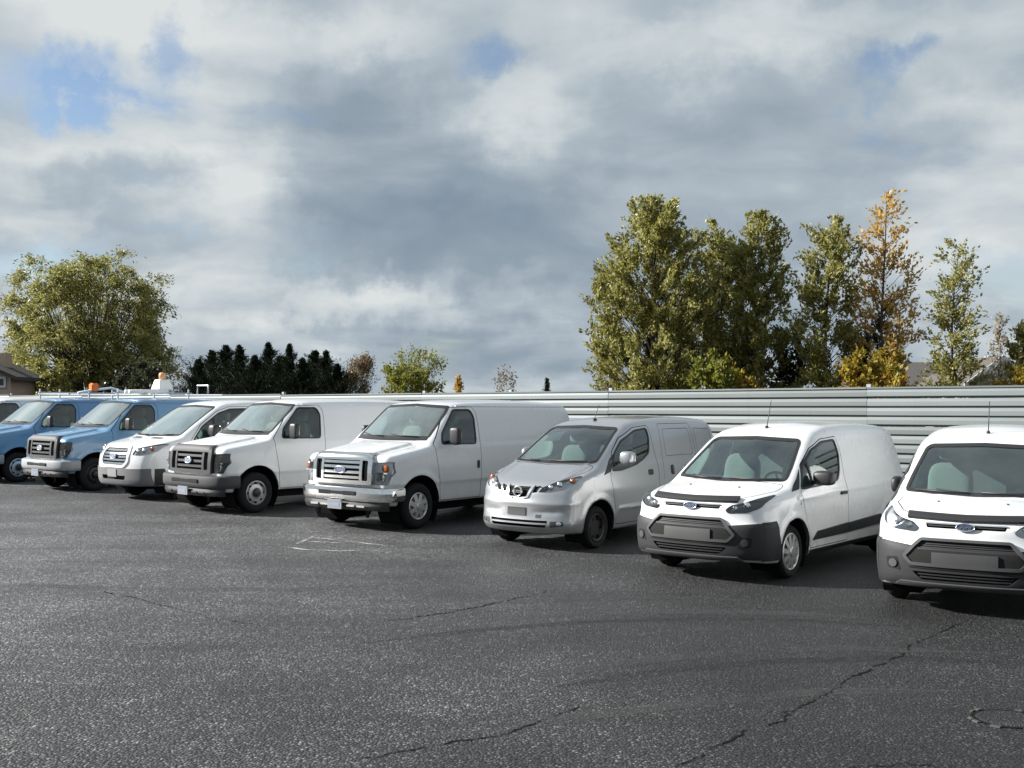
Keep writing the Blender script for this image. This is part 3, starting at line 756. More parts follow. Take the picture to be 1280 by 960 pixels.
def build_small_van():
    k = Kind(); f = make_sdf(TC); c = dict(TC)
    ws = rnd([(-.735, 1.135), (0, 1.118, 0), (.735, 1.135), (.70, 1.30), (.615, 1.585), (.56, 1.62), (0, 1.642, 0), (-.56, 1.62), (-.615, 1.585), (-.70, 1.30)], .05)
    win = rnd([(1.14, 1.045), (1.36, 1.295), (1.70, 1.49), (2.03, 1.585), (2.46, 1.605), (2.485, 1.42), (2.38, 1.20), (2.27, 1.10), (1.7, 1.06)], .05)
    door = rnd([(1.31, .315), (1.22, .62), (1.105, .985), (1.13, 1.05), (1.36, 1.318), (1.70, 1.522), (2.03, 1.625), (2.52, 1.65), (2.56, 1.45), (2.50, 1.15), (2.48, .315)], .04)
    hoodp = rnd([(.145, -.50), (.115, 0, 0), (.145, .50), (.36, .64), (.75, .76), (.98, .74), (.86, 0, 0), (.98, -.74), (.75, -.76), (.36, -.64)], .05)
    lamp = rnd([(.43, .84, .03), (.50, .90), (.62, .925), (.80, 1.01), (.825, .96), (.80, .87), (.68, .815), (.47, .80)], .03)
    g0 = rnd([(-.36, .850), (.36, .850), (.375, .895), (-.375, .895)], .012)
    g1 = rnd([(-.50, .645), (.50, .645), (.37, .735), (-.37, .735)], .03)
    g2 = rnd([(-.40, .335), (.40, .335), (.50, .425), (-.50, .425)], .03)
    c.update(front_holes=[(ws, 1.0, .55, 2.2), (lamp, .7, -.2, .9), (flipy(lamp), .7, -.2, .9), (g0, .5, -.2, .4), (g1, .5, -.2, .4), (g2, .25, -.2, .4)],
             side_holes=[win], panels=[('door', door, 'paint', True), ('hood', hoodp, 'paint', False)])
    D = shell(k, c, f); cabin(k, c, f, 1.95, .62, (1.0, 1.09), (1.50, 1.05), .68, 2.65)
    wheels(k, c, 'multi', .316, .222, .868, .20)
    g = glazing(k, f, c, D, ws, [(win, 'w')], .03)
    wiper(k, f, g, [(.66, 1.14), (.40, 1.13), (.05, 1.135)]); wiper(k, f, g, [(-.05, 1.125), (-.35, 1.13), (-.62, 1.14)])
    k.add('paper_sheet', patch('paper', f, [(-.42, 1.15), (-.16, 1.145), (-.17, 1.17), (-.41, 1.185)], 'front', off=-.012), 'paper', parent=g)
    for sd_ in (1, -1):
        d = D[('door', sd_)]
        k.add('door_handle', patch('door_handle', f, rrect(2.24, 2.42, .915, .955, .018), 'side', sd_, off=.025, th=.025), 'black', parent=d)
        k.add('mirror_sail', patch('sail', f, rnd([(.93, 1.02), (1.10, 1.045), (1.30, 1.27), (1.17, 1.17)], .02), 'side', sd_, off=.006, th=.006, res=.06), 'black')
        k.add('window_divider', patch('divider', f, rnd([(1.48, 1.06), (1.52, 1.06), (1.50, 1.40), (1.46, 1.38)], 0), 'side', sd_, off=.004, th=.01), 'black', parent=d)
        for a, b in ((1.385, 2.474), (2.49, 3.60)):
            za = lambda s: .395 + .055 * (s - 1.36) / 2.2
            q = [(a, za(a) + (.02 if a < 2 else 0)), (b, za(b)), (b - (.0 if a < 2 else .02), za(b) + .125), (a + (.14 if a < 2 else 0), za(a) + .12)]
            k.add('side_moulding', patch('moulding', f, rnd(q, .012), 'side', sd_, off=.018, th=.02, res=.1), 'black', parent=d if a < 2 else None)
        k.add('sill_trim', patch('sill', f, rnd([(1.30, .245), (3.58, .245), (3.58, .30), (1.30, .30)], 0), 'side', sd_, off=.006, th=.01, res=.2), 'black')
        seam = rnd([(2.62, .34), (2.62, 1.05), (2.66, 1.62), (3.50, 1.64), (3.53, 1.0), (3.53, .34)], .04)
        if sd_ < 0: k.add('cargo_door_seam', patch('seam', f, seam, 'side', sd_, off=.0012, res=.12, holes=[inset(seam, .006)]), 'gap')
        k.add('fuel_flap', patch('flap', f, rrect(1.06, 1.075, .86, .89, .004), 'side', sd_, off=.003, th=.003), 'black')
    door_mirror(k, D, 1.50, 1.02, 1.165, (.09, .13, .088), 'black', .87, .55)
    lip = lambda y: .655 + .10 * min(max(abs(y) - .45, 0), .35)
    yb = np.linspace(-.89, .89, 45); bump = [(float(y), .305 - .03 * (y / .89) ** 2) for y in yb] + [(float(y), lip(y) + .004) for y in yb[::-1]]
    b = k.add('bumper', patch('bumper', f, bump, 'front', off=.010, th=.012, res=.05, holes=[inset(g1, .004), inset(g2, .004)], far=1.0), 'bumper')
    for sd_ in (1, -1):
        k.add('bumper_side', patch('bumper_side', f, rnd([(.24, .27), (.535, .26), (.53, .40), (.50, .60), (.46, .715), (.24, .705)], 0), 'side', sd_, off=.0095, th=.01, res=.04), 'bumper', parent=b)
        fog = ellipse(sd_ * .675, .48, .04, .04)
        k.add('fog_lamp_cover', patch('fog', f, fog, 'front', off=.026, th=.02, res=.03), 'frame', parent=b)
    hexo = rnd([(-.585, .565), (-.50, .478), (.50, .478), (.585, .565), (.41, .748), (-.41, .748)], .03)
    k.add('grille_frame', patch('grille_frame', f, hexo, 'front', off=.030, th=.035, res=.06, holes=[inset(hexo, .030)]), 'frame', parent=b)
    k.add('bumper_recess', patch('bumper_recess', f, rnd([(-.53, .555), (-.49, .508), (.49, .508), (.53, .555), (.46, .635), (-.46, .635)], .02), 'front', off=.014, th=.004, res=.08), 'gap', parent=b)
    k.add('lower_lip', patch('lower_lip', f, rnd([(-.66, .285), (.66, .285), (.60, .322), (-.60, .322)], .01), 'front', off=.032, th=.03, res=.08), 'frame', parent=b)
    for sg in (1, -1):
        rc = rnd([(sg * q, z) for q, z in ((.60, .415), (.735, .43), (.75, .535), (.64, .545))][::sg], .02)
        k.add('fog_recess', patch('fog_recess', f, rc, 'front', off=.013, th=.004, res=.04), 'gap', parent=b)
    for nm, gp, zs in (('upper_grille', g0, (.873,)), ('main_grille', g1, (.66, .678, .696, .714)), ('lower_grille', g2, (.365, .395))):
        gi = k.add(nm, patch(nm, f, inset(gp, -.015), 'front', off=-.05, res=.1), 'gap')
        for z in zs:
            w = {'upper_grille': .35, 'main_grille': .46 - .9 * (z - .66), 'lower_grille': .42 + .6 * (z - .365)}[nm]
            k.add('grille_slat', front_bar('slat', f, -w, w, z - .0055, z + .0055, .0, .03, .002), 'bumper', parent=gi)
        if nm == 'upper_grille': k.add('chrome_strip', front_bar('chrome_strip', f, -.37, .37, .885, .897, .012, .02, .003), 'badges', parent=gi)
    oval_badge(k, f, .872, .085, .036, .03)
    k.add('plate_holder', patch('plate_holder', f, rrect(-.30, .30, .495, .615, .012), 'front', off=.03, th=.03, res=.1), 'platedark', parent=b)
    k.add('bumper_strake', patch('bumper_strake', f, rnd([(-.52, .455), (.52, .455), (.50, .485), (-.50, .485)], .01), 'front', off=.018, th=.02, res=.1), 'gap', parent=b)
    for sg in (1, -1):
        L = lamp if sg > 0 else flipy(lamp)
        h = k.add('headlight', patch('lamp_housing', f, inset(L, -.012), 'front', off=-.022, th=-.022, res=.05), 'lampbase')
        for (cy, cz, r) in ((.53, .855, .042), (.645, .885, .05)):
            q = project(f, np.array([[sg * cy, cz]]), 'front')[0]
            k.add('lamp_bowl', MB().sup((-(q[0] + .04), sg * cy, cz), (.03, r, r), .9, 16, 8).mesh('lamp_bowl', smooth=True), 'refl', parent=h)
        k.add('lens', patch('lens', f, L, 'front', off=.004, res=.05), 'lens', parent=h)
    # bug deflector along the leading edge of the hood
    zs = lambda y: .955 - .06 * (abs(y) / .5) ** 2
    ys = np.linspace(-.55, .55, 15); lo = [(float(y), .912 + .02 * abs(y)) for y in ys]; hi_ = [(float(y), .962 + .012 * abs(y)) for y in ys]
    k.add('bug_deflector', patch('bug_deflector', f, lo + hi_[::-1], 'front', off=.035, th=.03, res=.08), 'deflector')
    for sg in (1, -1):
        q = project(f, np.array([[.62, sg * .33]]), 'top')[0]
        k.add('washer_jet', MB().sup((-q[0], q[1], q[2] + .004), (.014, .012, .008), .8, 8, 6).mesh('washer_jet', smooth=True), 'black')
    q = project(f, np.array([[2.02, 0]]), 'top')[0]
    k.add('antenna', MB().sup((-q[0], 0, q[2] + .01), (.03, .02, .02), .8, 10, 6).tube([(-q[0], 0, q[2]), (-q[0] - .13, 0, q[2] + .36)], .006, 5, r2=.004).mesh('antenna', smooth=True), 'black')
    return k

# ---- compact silver van -----------------------------------------------------------
NV = dict(L=4.70, H=1.87, bot=.24, arch=[(.80, .335, .365), (3.725, .335, .365)], flare=.014, well_y=.825,
    Y=[(.15, .81), (.3, .842), (.5, .860), (.8, .860), (.97, .845), (1.1, .826), (1.35, .775), (1.6, .715), (1.75, .66), (1.95, .57)],
    dY=[(-.3, .5), (0, .22), (.2, .09), (.45, .03), (.8, .005), (1.1, 0), (4.2, 0), (4.5, .02), (4.8, .06)],
    roof=[(1.3, 1.56), (1.65, 1.70), (2.0, 1.79), (2.5, 1.84), (3.3, 1.86), (4.2, 1.835), (4.8, 1.775)], rc=.10,
    ws=((.74, 1.165), (1.66, 1.715)), bow=.26, hood=[(-.3, .72), (-.05, .82), (.04, .88), (.12, .94), (.28, 1.01), (.55, 1.095), (.8, 1.165), (1.2, 1.24)], hc=.08,
    front=[(.1, .14), (.24, .07), (.34, .0), (.45, -.01), (.6, -.005), (.75, .02), (.88, .06), (1.0, .16), (1.1, .3)], fb=.40, fp=2.6,
    rear=[(.2, 4.66), (.6, 4.70), (1.0, 4.70), (1.3, 4.68), (1.9, 4.58)], kw=.06, kr=.13, kf=.10, kh=.08, cabf=.70, kb=.12)
def nv_extra(d, s, y, z):
    ay = np.abs(y)
    fr = np.clip(1 - s / .40, 0, 1) ** .7
    d = d - .024 * np.exp(-((z - .36) / .08) ** 2) * fr                                   # chin of the bumper
    d = d + .020 * np.exp(-((z - .545) / .04) ** 2) * fr * np.clip((ay - .22) / .2, 0, 1) * np.clip((.72 - ay) / .15, 0, 1)   # scoop
    d = d - .012 * np.exp(-((z - .66) / .04) ** 2) * fr
    d = d - .012 * np.exp(-((z - .50 - .02 * s) / .03) ** 2) * ((s > 1.3) & (s < 3.4))
    d = d - .018 * np.exp(-((ay - .60 - .12 * (s - .6)) / .045) ** 2) * (s < .95) * (z > .9) * np.clip((s - .15) / .3, 0, 1)   # hood shoulder
    return d
NV['extra'] = nv_extra
def build_compact():
    k = Kind(); f = make_sdf(NV); c = dict(NV)
    ws = rnd([(-.71, 1.20), (0, 1.182, 0), (.71, 1.20), (.67, 1.38), (.595, 1.66), (.54, 1.69), (0, 1.712, 0), (-.54, 1.69), (-.595, 1.66), (-.67, 1.38)], .05)
    win = rnd([(1.16, 1.085), (1.30, 1.32), (1.56, 1.50), (1.99, 1.645), (2.37, 1.675), (2.375, 1.52), (2.30, 1.31), (2.1, 1.22), (1.86, 1.15), (1.42, 1.085)], .05)
    door = rnd([(1.22, .31), (1.19, .60), (1.10, 1.0), (1.13, 1.12), (1.265, 1.35), (1.55, 1.55), (1.98, 1.695), (2.43, 1.725), (2.45, 1.5), (2.50, 1.1), (2.50, .31)], .04)
    hoodp = rnd([(.10, -.40), (.065, 0, 0), (.10, .40), (.30, .60), (.70, .74), (.86, .72), (.73, 0, 0), (.86, -.72), (.70, -.74), (.30, -.60)], .04)
    lamp = rnd([(.315, .815, .02), (.37, .885), (.55, .965), (.72, 1.04), (.765, 1.03), (.765, .93), (.66, .86), (.48, .82)], .02)
    gm = rnd([(-.19, .885), (-.15, .745), (.15, .745), (.19, .885)], .03)
    gs = rnd([(.225, .80), (.30, .815), (.335, .905), (.245, .885)], .015)
    g2 = rnd([(-.62, .345), (.42, .345), (.43, .435), (-.62, .435)], .02); g2 = rnd([(-.46, .335), (.46, .335), (.49, .43), (-.49, .43)], .02)
    c.update(front_holes=[(ws, 1.05, .45, 2.2), (lamp, .7, -.2, .9), (flipy(lamp), .7, -.2, .9), (gm, .6, -.2, .4), (gs, .7, -.2, .4), (flipy(gs), .7, -.2, .4), (g2, .25, -.2, .4)],
             side_holes=[win], panels=[('door', door, 'paint', True), ('hood', hoodp, 'paint', False)])
    D = shell(k, c, f); cabin(k, c, f, 1.90, .62, (.92, 1.16), (1.42, 1.08), .66, 2.6)
    wheels(k, c, 'black', .30, .20, .822, .19)
    g = glazing(k, f, c, D, ws, [(win, 'w')], .03)
    wiper(k, f, g, [(.60, 1.205), (.30, 1.20), (-.02, 1.205)]); wiper(k, f, g, [(-.18, 1.195), (-.45, 1.20), (-.66, 1.21)])
    k.add('price_sheet', patch('paper', f, [(-.50, 1.48), (-.20, 1.50), (-.24, 1.64), (-.50, 1.61)], 'front', off=-.012), 'paper', parent=g)
    for sd_ in (1, -1):
        d = D[('door', sd_)]
        k.add('door_handle', patch('door_handle', f, rrect(2.18, 2.33, .975, 1.06, .03), 'side', sd_, off=.004, th=.006), 'black', parent=d)
        k.add('slide_handle', patch('slide_handle', f, rrect(2.88, 2.98, .95, 1.10, .04), 'side', sd_, off=.004, th=.006), 'black')
        k.add('slide_handle_grip', patch('slide_handle_grip', f, rrect(2.94, 2.985, .965, 1.085, .02), 'side', sd_, off=.03, th=.03), 'paint')
        k.add('mirror_sail', patch('sail', f, rnd([(.93, 1.03), (1.12, 1.075), (1.28, 1.32), (1.15, 1.24)], .02), 'side', sd_, off=.006, th=.006, res=.06), 'black')
        for poly in (rnd([(2.62, .34), (2.66, 1.1), (2.74, 1.74), (3.76, 1.74), (3.80, 1.3), (3.62, .34)], .05), rnd([(2.80, 1.24), (2.84, 1.66), (3.68, 1.66), (3.70, 1.24)], .05), rnd([(3.88, 1.24), (3.86, 1.66), (4.42, 1.64), (4.48, 1.24)], .05)):
            k.add('sliding_door_seam', patch('seam', f, poly, 'side', sd_, off=.0012, res=.12, holes=[inset(poly, .006)]), 'gap')
        k.add('tail_lamp', patch('tail_lamp', f, rrect(4.50, 4.60, .95, 1.66, .03), 'side', sd_, off=.006, th=.01), 'refl')
    door_mirror(k, D, 1.34, .98, 1.265, (.085, .105, .10), 'paint', .83, .6)
    for nm, gp, zs, w in (('grille', gm, (.775, .805, .835, .865), .17), ('lower_grille', g2, (.385,), .47)):
        gi = k.add(nm, patch(nm, f, inset(gp, -.015), 'front', off=-.045, res=.1), 'gap')
        for z in zs: k.add('grille_slat', front_bar('slat', f, -w, w, z - (.006 if w < .3 else .012), z + (.006 if w < .3 else .012), .0, .03, .003), 'gap' if w < .3 else 'paint', parent=gi)
    for sg in (1, -1):
        q = gs if sg > 0 else flipy(gs)
        k.add('side_intake', patch('side_intake', f, inset(q, -.012), 'front', off=-.04), 'gap')
        wing = [(sg * a, b) for a, b in ((.195, .905), (.245, .905), (.175, .735), (.10, .712), (.10, .738), (.15, .755))]
        k.add('grille_wing', patch('grille_wing', f, wing if sg > 0 else wing[::-1], 'front', off=.014, th=.02), 'badges')
        L = lamp if sg > 0 else flipy(lamp)
        h = k.add('headlight', patch('lamp_housing', f, inset(L, -.012), 'front', off=-.022, th=-.022, res=.05), 'lampbase')
        for (cy, cz, r, key, nm) in ((.47, .875, .042, 'refl', 'lamp_bowl'), (.57, .915, .045, 'refl', 'lamp_bowl'), (.70, .965, .042, 'amber', 'turn_signal')):
            q = project(f, np.array([[sg * cy, cz]]), 'front')[0]
            k.add(nm, MB().sup((-(q[0] + .03), sg * cy, cz), (.03, r, r), .8, 16, 8).mesh(nm, smooth=True), key, parent=h)
        k.add('lens', patch('lens', f, L, 'front', off=.004, res=.05), 'lens', parent=h)
        fg = rnd([(sg * a, b) for a, b in ((.52, .34), (.70, .365), (.68, .425), (.52, .425))][::sg], .02)
        k.add('fog_lamp_recess', patch('fog_recess', f, fg, 'front', off=.003, th=.004), 'fogrec')
        k.add('fog_lamp', patch('fog', f, ellipse(sg * .635, .395, .032, .026), 'front', off=.012, th=.01), 'refl')
    q = project(f, np.array([[0, .815]]), 'front')[0]; s0 = q[0] - .03
    ring = [(-s0, .068 * math.cos(t), .815 + .068 * math.sin(t)) for t in np.linspace(0, 2 * math.pi, 25)]
    m = MB().tube(ring, .011, 6, cap=False); m.box(-s0 - .008, -s0 + .012, -.088, .088, .799, .831)
    bi = k.add('badge', m.mesh('badge', angle=R(40)), 'badges'); k.add('badge_lettering', text_mesh('NISSAN', .03, s0 - .013, 0, .815), 'black', parent=bi)
    k.add('plate_holder', patch('plate_holder', f, rrect(-.155, .155, .49, .60, .01), 'front', off=.012, th=.012, res=.1), 'platedark')
    k.add('tow_hook_cover', patch('tow_cover', f, rrect(.31, .39, .465, .51, .006), 'front', off=.003, th=.003), 'platedark')
    q = project(f, np.array([[2.0, 0]]), 'top')[0]
    k.add('antenna', MB().sup((-q[0], 0, q[2] + .012), (.045, .022, .02), .8, 10, 6).tube([(-q[0] + .02, 0, q[2] + .01), (-q[0] - .12, 0, q[2] + .24)], .005, 5, r2=.004).mesh('antenna', smooth=True), 'black')
    return k

# ---- full-size van with sloping hood ------------------------------------------------
TR = dict(L=5.53, H=2.07, bot=.30, arch=[(1.02, .40, .43), (4.32, .40, .43)], flare=.016, well_y=.965,
    Y=[(.2, .95), (.35, .985), (.6, 1.005), (.9, 1.005), (1.15, .985), (1.3, .955), (1.6, .885), (1.85, .82), (2.1, .72)],
    dY=[(-.3, .5), (0, .22), (.2, .10), (.5, .035), (.9, .005), (1.2, 0), (5.0, 0), (5.3, .02), (5.6, .06)],
    roof=[(1.4, 1.74), (1.9, 1.95), (2.3, 2.03), (3.0, 2.06), (4.5, 2.05), (5.6, 2.0)], rc=.09,
    ws=((.82, 1.27), (1.93, 1.955)), bow=.20, hood=[(-.3, .90), (-.05, 1.0), (.06, 1.07), (.2, 1.13), (.5, 1.20), (.9, 1.29), (1.3, 1.36)], hc=.05,
    front=[(.1, .14), (.3, .05), (.45, .0), (.7, -.01), (.9, .02), (1.05, .10), (1.2, .25)], fb=.27, fp=2.8,
    rear=[(.2, 5.5), (.8, 5.53), (1.3, 5.5), (2.1, 5.4)], kw=.06, kr=.13, kf=.10, kh=.09, cabf=.75, kb=.12)
def build_slope_nose():
    k = Kind(); f = make_sdf(TR); c = dict(TR)
    ws = rnd([(-.81, 1.315), (0, 1.295, 0), (.81, 1.315), (.77, 1.5), (.71, 1.88), (.65, 1.92), (0, 1.945, 0), (-.65, 1.92), (-.71, 1.88), (-.77, 1.5)], .05)
    win = rnd([(1.24, 1.22), (1.50, 1.50), (1.95, 1.78), (2.25, 1.865), (2.70, 1.875), (2.72, 1.5), (2.66, 1.30), (2.2, 1.28), (1.9, 1.19)], .05)
    door = rnd([(1.47, .36), (1.40, .7), (1.20, 1.05), (1.19, 1.24), (1.47, 1.54), (1.93, 1.83), (2.24, 1.92), (2.76, 1.93), (2.80, 1.5), (2.80, .36)], .04)
    hoodp = rnd([(.14, -.46), (.11, 0, 0), (.14, .46), (.35, .62), (.80, .80), (.98, .80), (.83, 0, 0), (.98, -.80), (.80, -.80), (.35, -.62)], .04)
    lamp = rnd([(.55, .935), (.575, 1.06), (.75, 1.11), (.93, 1.165), (.965, 1.15), (.955, 1.0), (.88, .945), (.72, .925)], .03)
    gr = rnd([(-.36, .715), (.36, .715), (.46, .80), (.44, 1.0), (.37, 1.065), (-.37, 1.065), (-.44, 1.0), (-.46, .80)], .04)
    low = rnd([(-.40, .42), (.40, .42), (.44, .515), (-.44, .515)], .03)
    c.update(front_holes=[(ws, 1.15, .55, 2.4), (lamp, .8, -.2, .95), (flipy(lamp), .8, -.2, .95), (gr, .6, -.2, .4), (low, .35, -.2, .4)], side_holes=[win],
             panels=[('door', door, 'paint', True), ('hood', hoodp, 'paint', False)])
    D = shell(k, c, f); cabin(k, c, f, 2.15, .80, (1.08, 1.27), (1.62, 1.22), .76, 2.95)
    wheels(k, c, 'steel', .35, .22, .96, .22)
    g = glazing(k, f, c, D, ws, [(win, 'w')], .03)
    wiper(k, f, g, [(.66, 1.32), (.35, 1.31), (.02, 1.315)]); wiper(k, f, g, [(-.1, 1.305), (-.4, 1.31), (-.7, 1.325)])
    k.add('paper_sheet', patch('paper', f, [(-.56, 1.66), (-.28, 1.70), (-.28, 1.76), (-.56, 1.73)], 'front', off=-.012), 'paper', parent=g)
    for sd_ in (1, -1):
        k.add('window_divider', patch('divider', f, rnd([(1.80, 1.22), (1.85, 1.22), (1.83, 1.68), (1.78, 1.65)], 0), 'side', sd_, off=.004, th=.01), 'black', parent=D[('door', sd_)])
        k.add('door_handle', patch('door_handle', f, rrect(2.52, 2.70, 1.03, 1.075, .018), 'side', sd_, off=.025, th=.025), 'black', parent=D[('door', sd_)])
        k.add('hood_vent', patch('hood_vent', f, rnd([(.72, sd_ * .20), (.80, sd_ * .20), (.84, sd_ * .52), (.77, sd_ * .52)][::sd_], .01), 'top', off=.004, th=.006), 'black')
        k.add('side_moulding', patch('moulding', f, rnd([(1.50, .55), (3.86, .55), (3.86, .68), (1.50, .68)], .02), 'side', sd_, off=.016, th=.02, res=.15), 'black')
    door_mirror(k, D, 1.62, 1.17, 1.40, (.10, .12, .15), 'black', .93, .55)
    yb = np.linspace(-.93, .93, 41); lip = lambda y: .655 + .03 * np.clip(abs(y) - .55, 0, .4)
    bp = [(float(y), .315) for y in yb] + [(float(y), float(lip(y))) for y in yb[::-1]]
    b = k.add('bumper', patch('bumper', f, bp, 'front', off=.016, th=.02, res=.05, holes=[inset(low, .004)], far=1.0), 'bumper')
    for sd_ in (1, -1):
        k.add('bumper_side', patch('bumper_side', f, rnd([(.36, .33), (.60, .33), (.58, .62), (.56, .66), (.36, .66)], 0), 'side', sd_, off=.014, th=.016, res=.05), 'black', parent=b)  # bumper ends coloured black: their shade is painted in
    k.add('bumper_intake', patch('intake', f, inset(low, -.015), 'front', off=-.05), 'gap', parent=b)
    ring = k.add('grille', patch('grille_ring', f, inset(gr, -.045), 'front', off=.02, th=.03, res=.06, holes=[inset(gr, .012)]), 'paint')
    k.add('grille_backing', patch('grille_backing', f, inset(gr, -.02), 'front', off=-.05), 'gap', parent=ring)
    for z in (.755, .825, .89, .955, 1.02):
        w = .40 if z < .78 or z > 1.0 else .445
        k.add('grille_bar', front_bar('grille_bar', f, -w, w, z - .02, z + .02, .008, .03, .008), 'chrome', parent=ring)
    oval_badge(k, f, .90, .12, .052, .04)
    k.add('license_plate', patch('plate', f, rrect(-.16, .16, .48, .635, .01), 'front', off=.03, th=.015, res=.1), 'plate', parent=b)
    for sg in (1, -1):
        L = lamp if sg > 0 else flipy(lamp)
        h = k.add('headlight', patch('lamp_housing', f, inset(L, -.012), 'front', off=-.022, th=-.022, res=.05), 'lampbase')
        for (cy, cz, r, key, nm) in ((.635, 1.0, .055, 'refl', 'lamp_bowl'), (.75, 1.02, .055, 'refl', 'lamp_bowl'), (.88, 1.06, .05, 'amber', 'turn_signal')):
            q = project(f, np.array([[sg * cy, cz]]), 'front')[0]
            k.add(nm, MB().sup((-(q[0] + .03), sg * cy, cz), (.03, r, r), .8, 16, 8).mesh(nm, smooth=True), key, parent=h)
        k.add('lens', patch('lens', f, L, 'front', off=.004, res=.05), 'lens', parent=h)
    return k
# ------------------------------------------------------------------ ground
def gu(X, D): return (X - 2.06) * -.73 + (D - 13.1) * .68
def gz(X, D): return .009 * min(max(gu(X, D), -25), 35) - .03
GN = Vector((.00657, -.00612, 1)).normalized()
def asphalt():
    m = bpy.data.materials.new('asphalt'); m.use_nodes = True; n = NT(m.node_tree); p = m.node_tree.nodes['Principled BSDF']
    co = n.add('ShaderNodeTexCoord').outputs['Object']
    vo = n.add('ShaderNodeTexVoronoi', {'Vector': co, 'Scale': 54.0, 'Randomness': 1.0}); vo2 = n.add('ShaderNodeTexVoronoi', {'Vector': co, 'Scale': 120.0})
    cell = n.add('ShaderNodeSeparateColor', {0: vo.outputs['Color']}).outputs[0]; cell2 = n.add('ShaderNodeSeparateColor', {0: vo2.outputs['Color']}).outputs[1]
    st = n.ramp(cell, [(0, .005), (.40, .017), (.70, .042), (.91, .098), (1.0, .24)])
    st2 = n.ramp(cell2, [(0, .012), (.6, .030), (1.0, .075)])
    stone = n.mix(.35, st, st2)
    edge = n.ramp(vo.outputs['Distance'], [(.0, 1.0), (.55, .95), (.95, .35)])
    stone = n.mix(1.0, stone, edge, 'MULTIPLY')
    big = n.noise(co, .22, 4, .55); mid = n.noise(co, .9, 6, .62, .6)
    wear = n.noise(n.v('MULTIPLY', co, (.25, 1.5, 1)).outputs[0], .9, 6, .6, .8)
    k = n.m('ADD', n.m('ADD', n.m('MULTIPLY', big, .75), n.m('MULTIPLY', mid, .42)), n.m('MULTIPLY', wear, .45))
    var = n.ramp(k, [(.60, .40), (.80, .78), (1.0, 1.5)])
    col = n.mix(1.0, stone, var, 'MULTIPLY')
    # old: sheen of sun and sky painted into the colour, paler left and far
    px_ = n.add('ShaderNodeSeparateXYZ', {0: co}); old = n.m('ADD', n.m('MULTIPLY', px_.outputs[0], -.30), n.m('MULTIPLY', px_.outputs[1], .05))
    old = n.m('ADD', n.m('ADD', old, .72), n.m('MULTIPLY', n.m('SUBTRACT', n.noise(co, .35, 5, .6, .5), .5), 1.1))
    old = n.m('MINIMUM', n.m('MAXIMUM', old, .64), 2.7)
    col = n.mix(1.0, col, n.add('ShaderNodeCombineXYZ', {0: old, 1: old, 2: n.m('MULTIPLY', old, 1.01)}).outputs[0], 'MULTIPLY')  # old is the painted sheen of sun and sky
    tar = n.ramp(n.noise(co, .45, 7, .7, 1.2), [(.60, 0.0), (.72, .55)])
    col = n.mix(tar, col, (.017, .017, .018))
    n.l.new(col, p.inputs['Base Color'])
    n.l.new(n.m('ADD', n.m('MULTIPLY', cell, .25), .45), p.inputs['Roughness']); p.inputs['Specular IOR Level'].default_value = .45
    hgt = n.m('ADD', n.m('MULTIPLY', vo.outputs['Distance'], -.8), n.m('ADD', n.m('MULTIPLY', cell, .6), n.m('MULTIPLY', cell2, .5)))
    b = n.add('ShaderNodeBump', {'Height': hgt, 'Strength': 1.0, 'Distance': .016}); n.l.new(b.outputs[0], p.inputs['Normal'])
    return m
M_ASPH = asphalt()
def at_uw(u, w): return (2.06 - .73 * u + .68 * w, 13.1 + .68 * u + .73 * w)
us = [-4000, -25, 35, 4000]; Vg = []
for u in us:
    for w in (-4000, 4000):
        x, y = at_uw(u, w); Vg.append((x, y, .009 * min(max(u, -25), 35) - .03))
gme = mesh_from('ground', Vg, [(2 * i, 2 * i + 2, 2 * i + 3, 2 * i + 1) for i in range(3)], False)
gb = bmesh.new(); gb.from_mesh(gme); bmesh.ops.recalc_face_normals(gb, faces=gb.faces)
if sum(q.normal.z for q in gb.faces) < 0: bmesh.ops.reverse_faces(gb, faces=gb.faces)
gb.to_mesh(gme); gb.free()
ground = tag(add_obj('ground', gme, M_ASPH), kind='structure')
rng = np.random.default_rng(4)
def ribbon(name, pts, w, mat, lift=.004, jit=.0, sub=14, taper=True):
    P = np.array(pts, float); out = []
    for i in range(len(P) - 1):
        for t in np.linspace(0, 1, sub, endpoint=False): out.append(P[i] * (1 - t) + P[i + 1] * t)
    out.append(P[-1]); out = np.array(out); N = len(out)
    V, F = [], []
    walk = np.cumsum(rng.normal(0, jit, N)); walk -= np.linspace(walk[0], walk[-1], N)
    for i in range(N):
        t = out[min(i + 1, N - 1)] - out[max(i - 1, 0)]; t /= np.linalg.norm(t); nr = np.array([-t[1], t[0]])
        ww = w * (.45 + 1.0 * rng.random()) if jit else w
        if taper: ww *= min(1, 6 * min(i, N - 1 - i) / N + .12)
        c = out[i] + nr * walk[i]
        for sg in (1, -1):
            q = c + nr * sg * ww / 2; V.append((q[0], q[1], gz(q[0], q[1]) + lift))
    for i in range(N - 1): F.append((2 * i, 2 * i + 1, 2 * i + 3, 2 * i + 2))
    me = mesh_from(name, V, F, False)
    b = bmesh.new(); b.from_mesh(me); bmesh.ops.recalc_face_normals(b, faces=b.faces)
    if sum(q.normal.z for q in b.faces) < 0: bmesh.ops.reverse_faces(b, faces=b.faces)
    b.to_mesh(me); b.free(); return add_obj(name, me, mat, ground)
M_CRACK = principled('crack_shadow', (.008, .008, .008), .95, spec=.1, build=grain(25, .4))
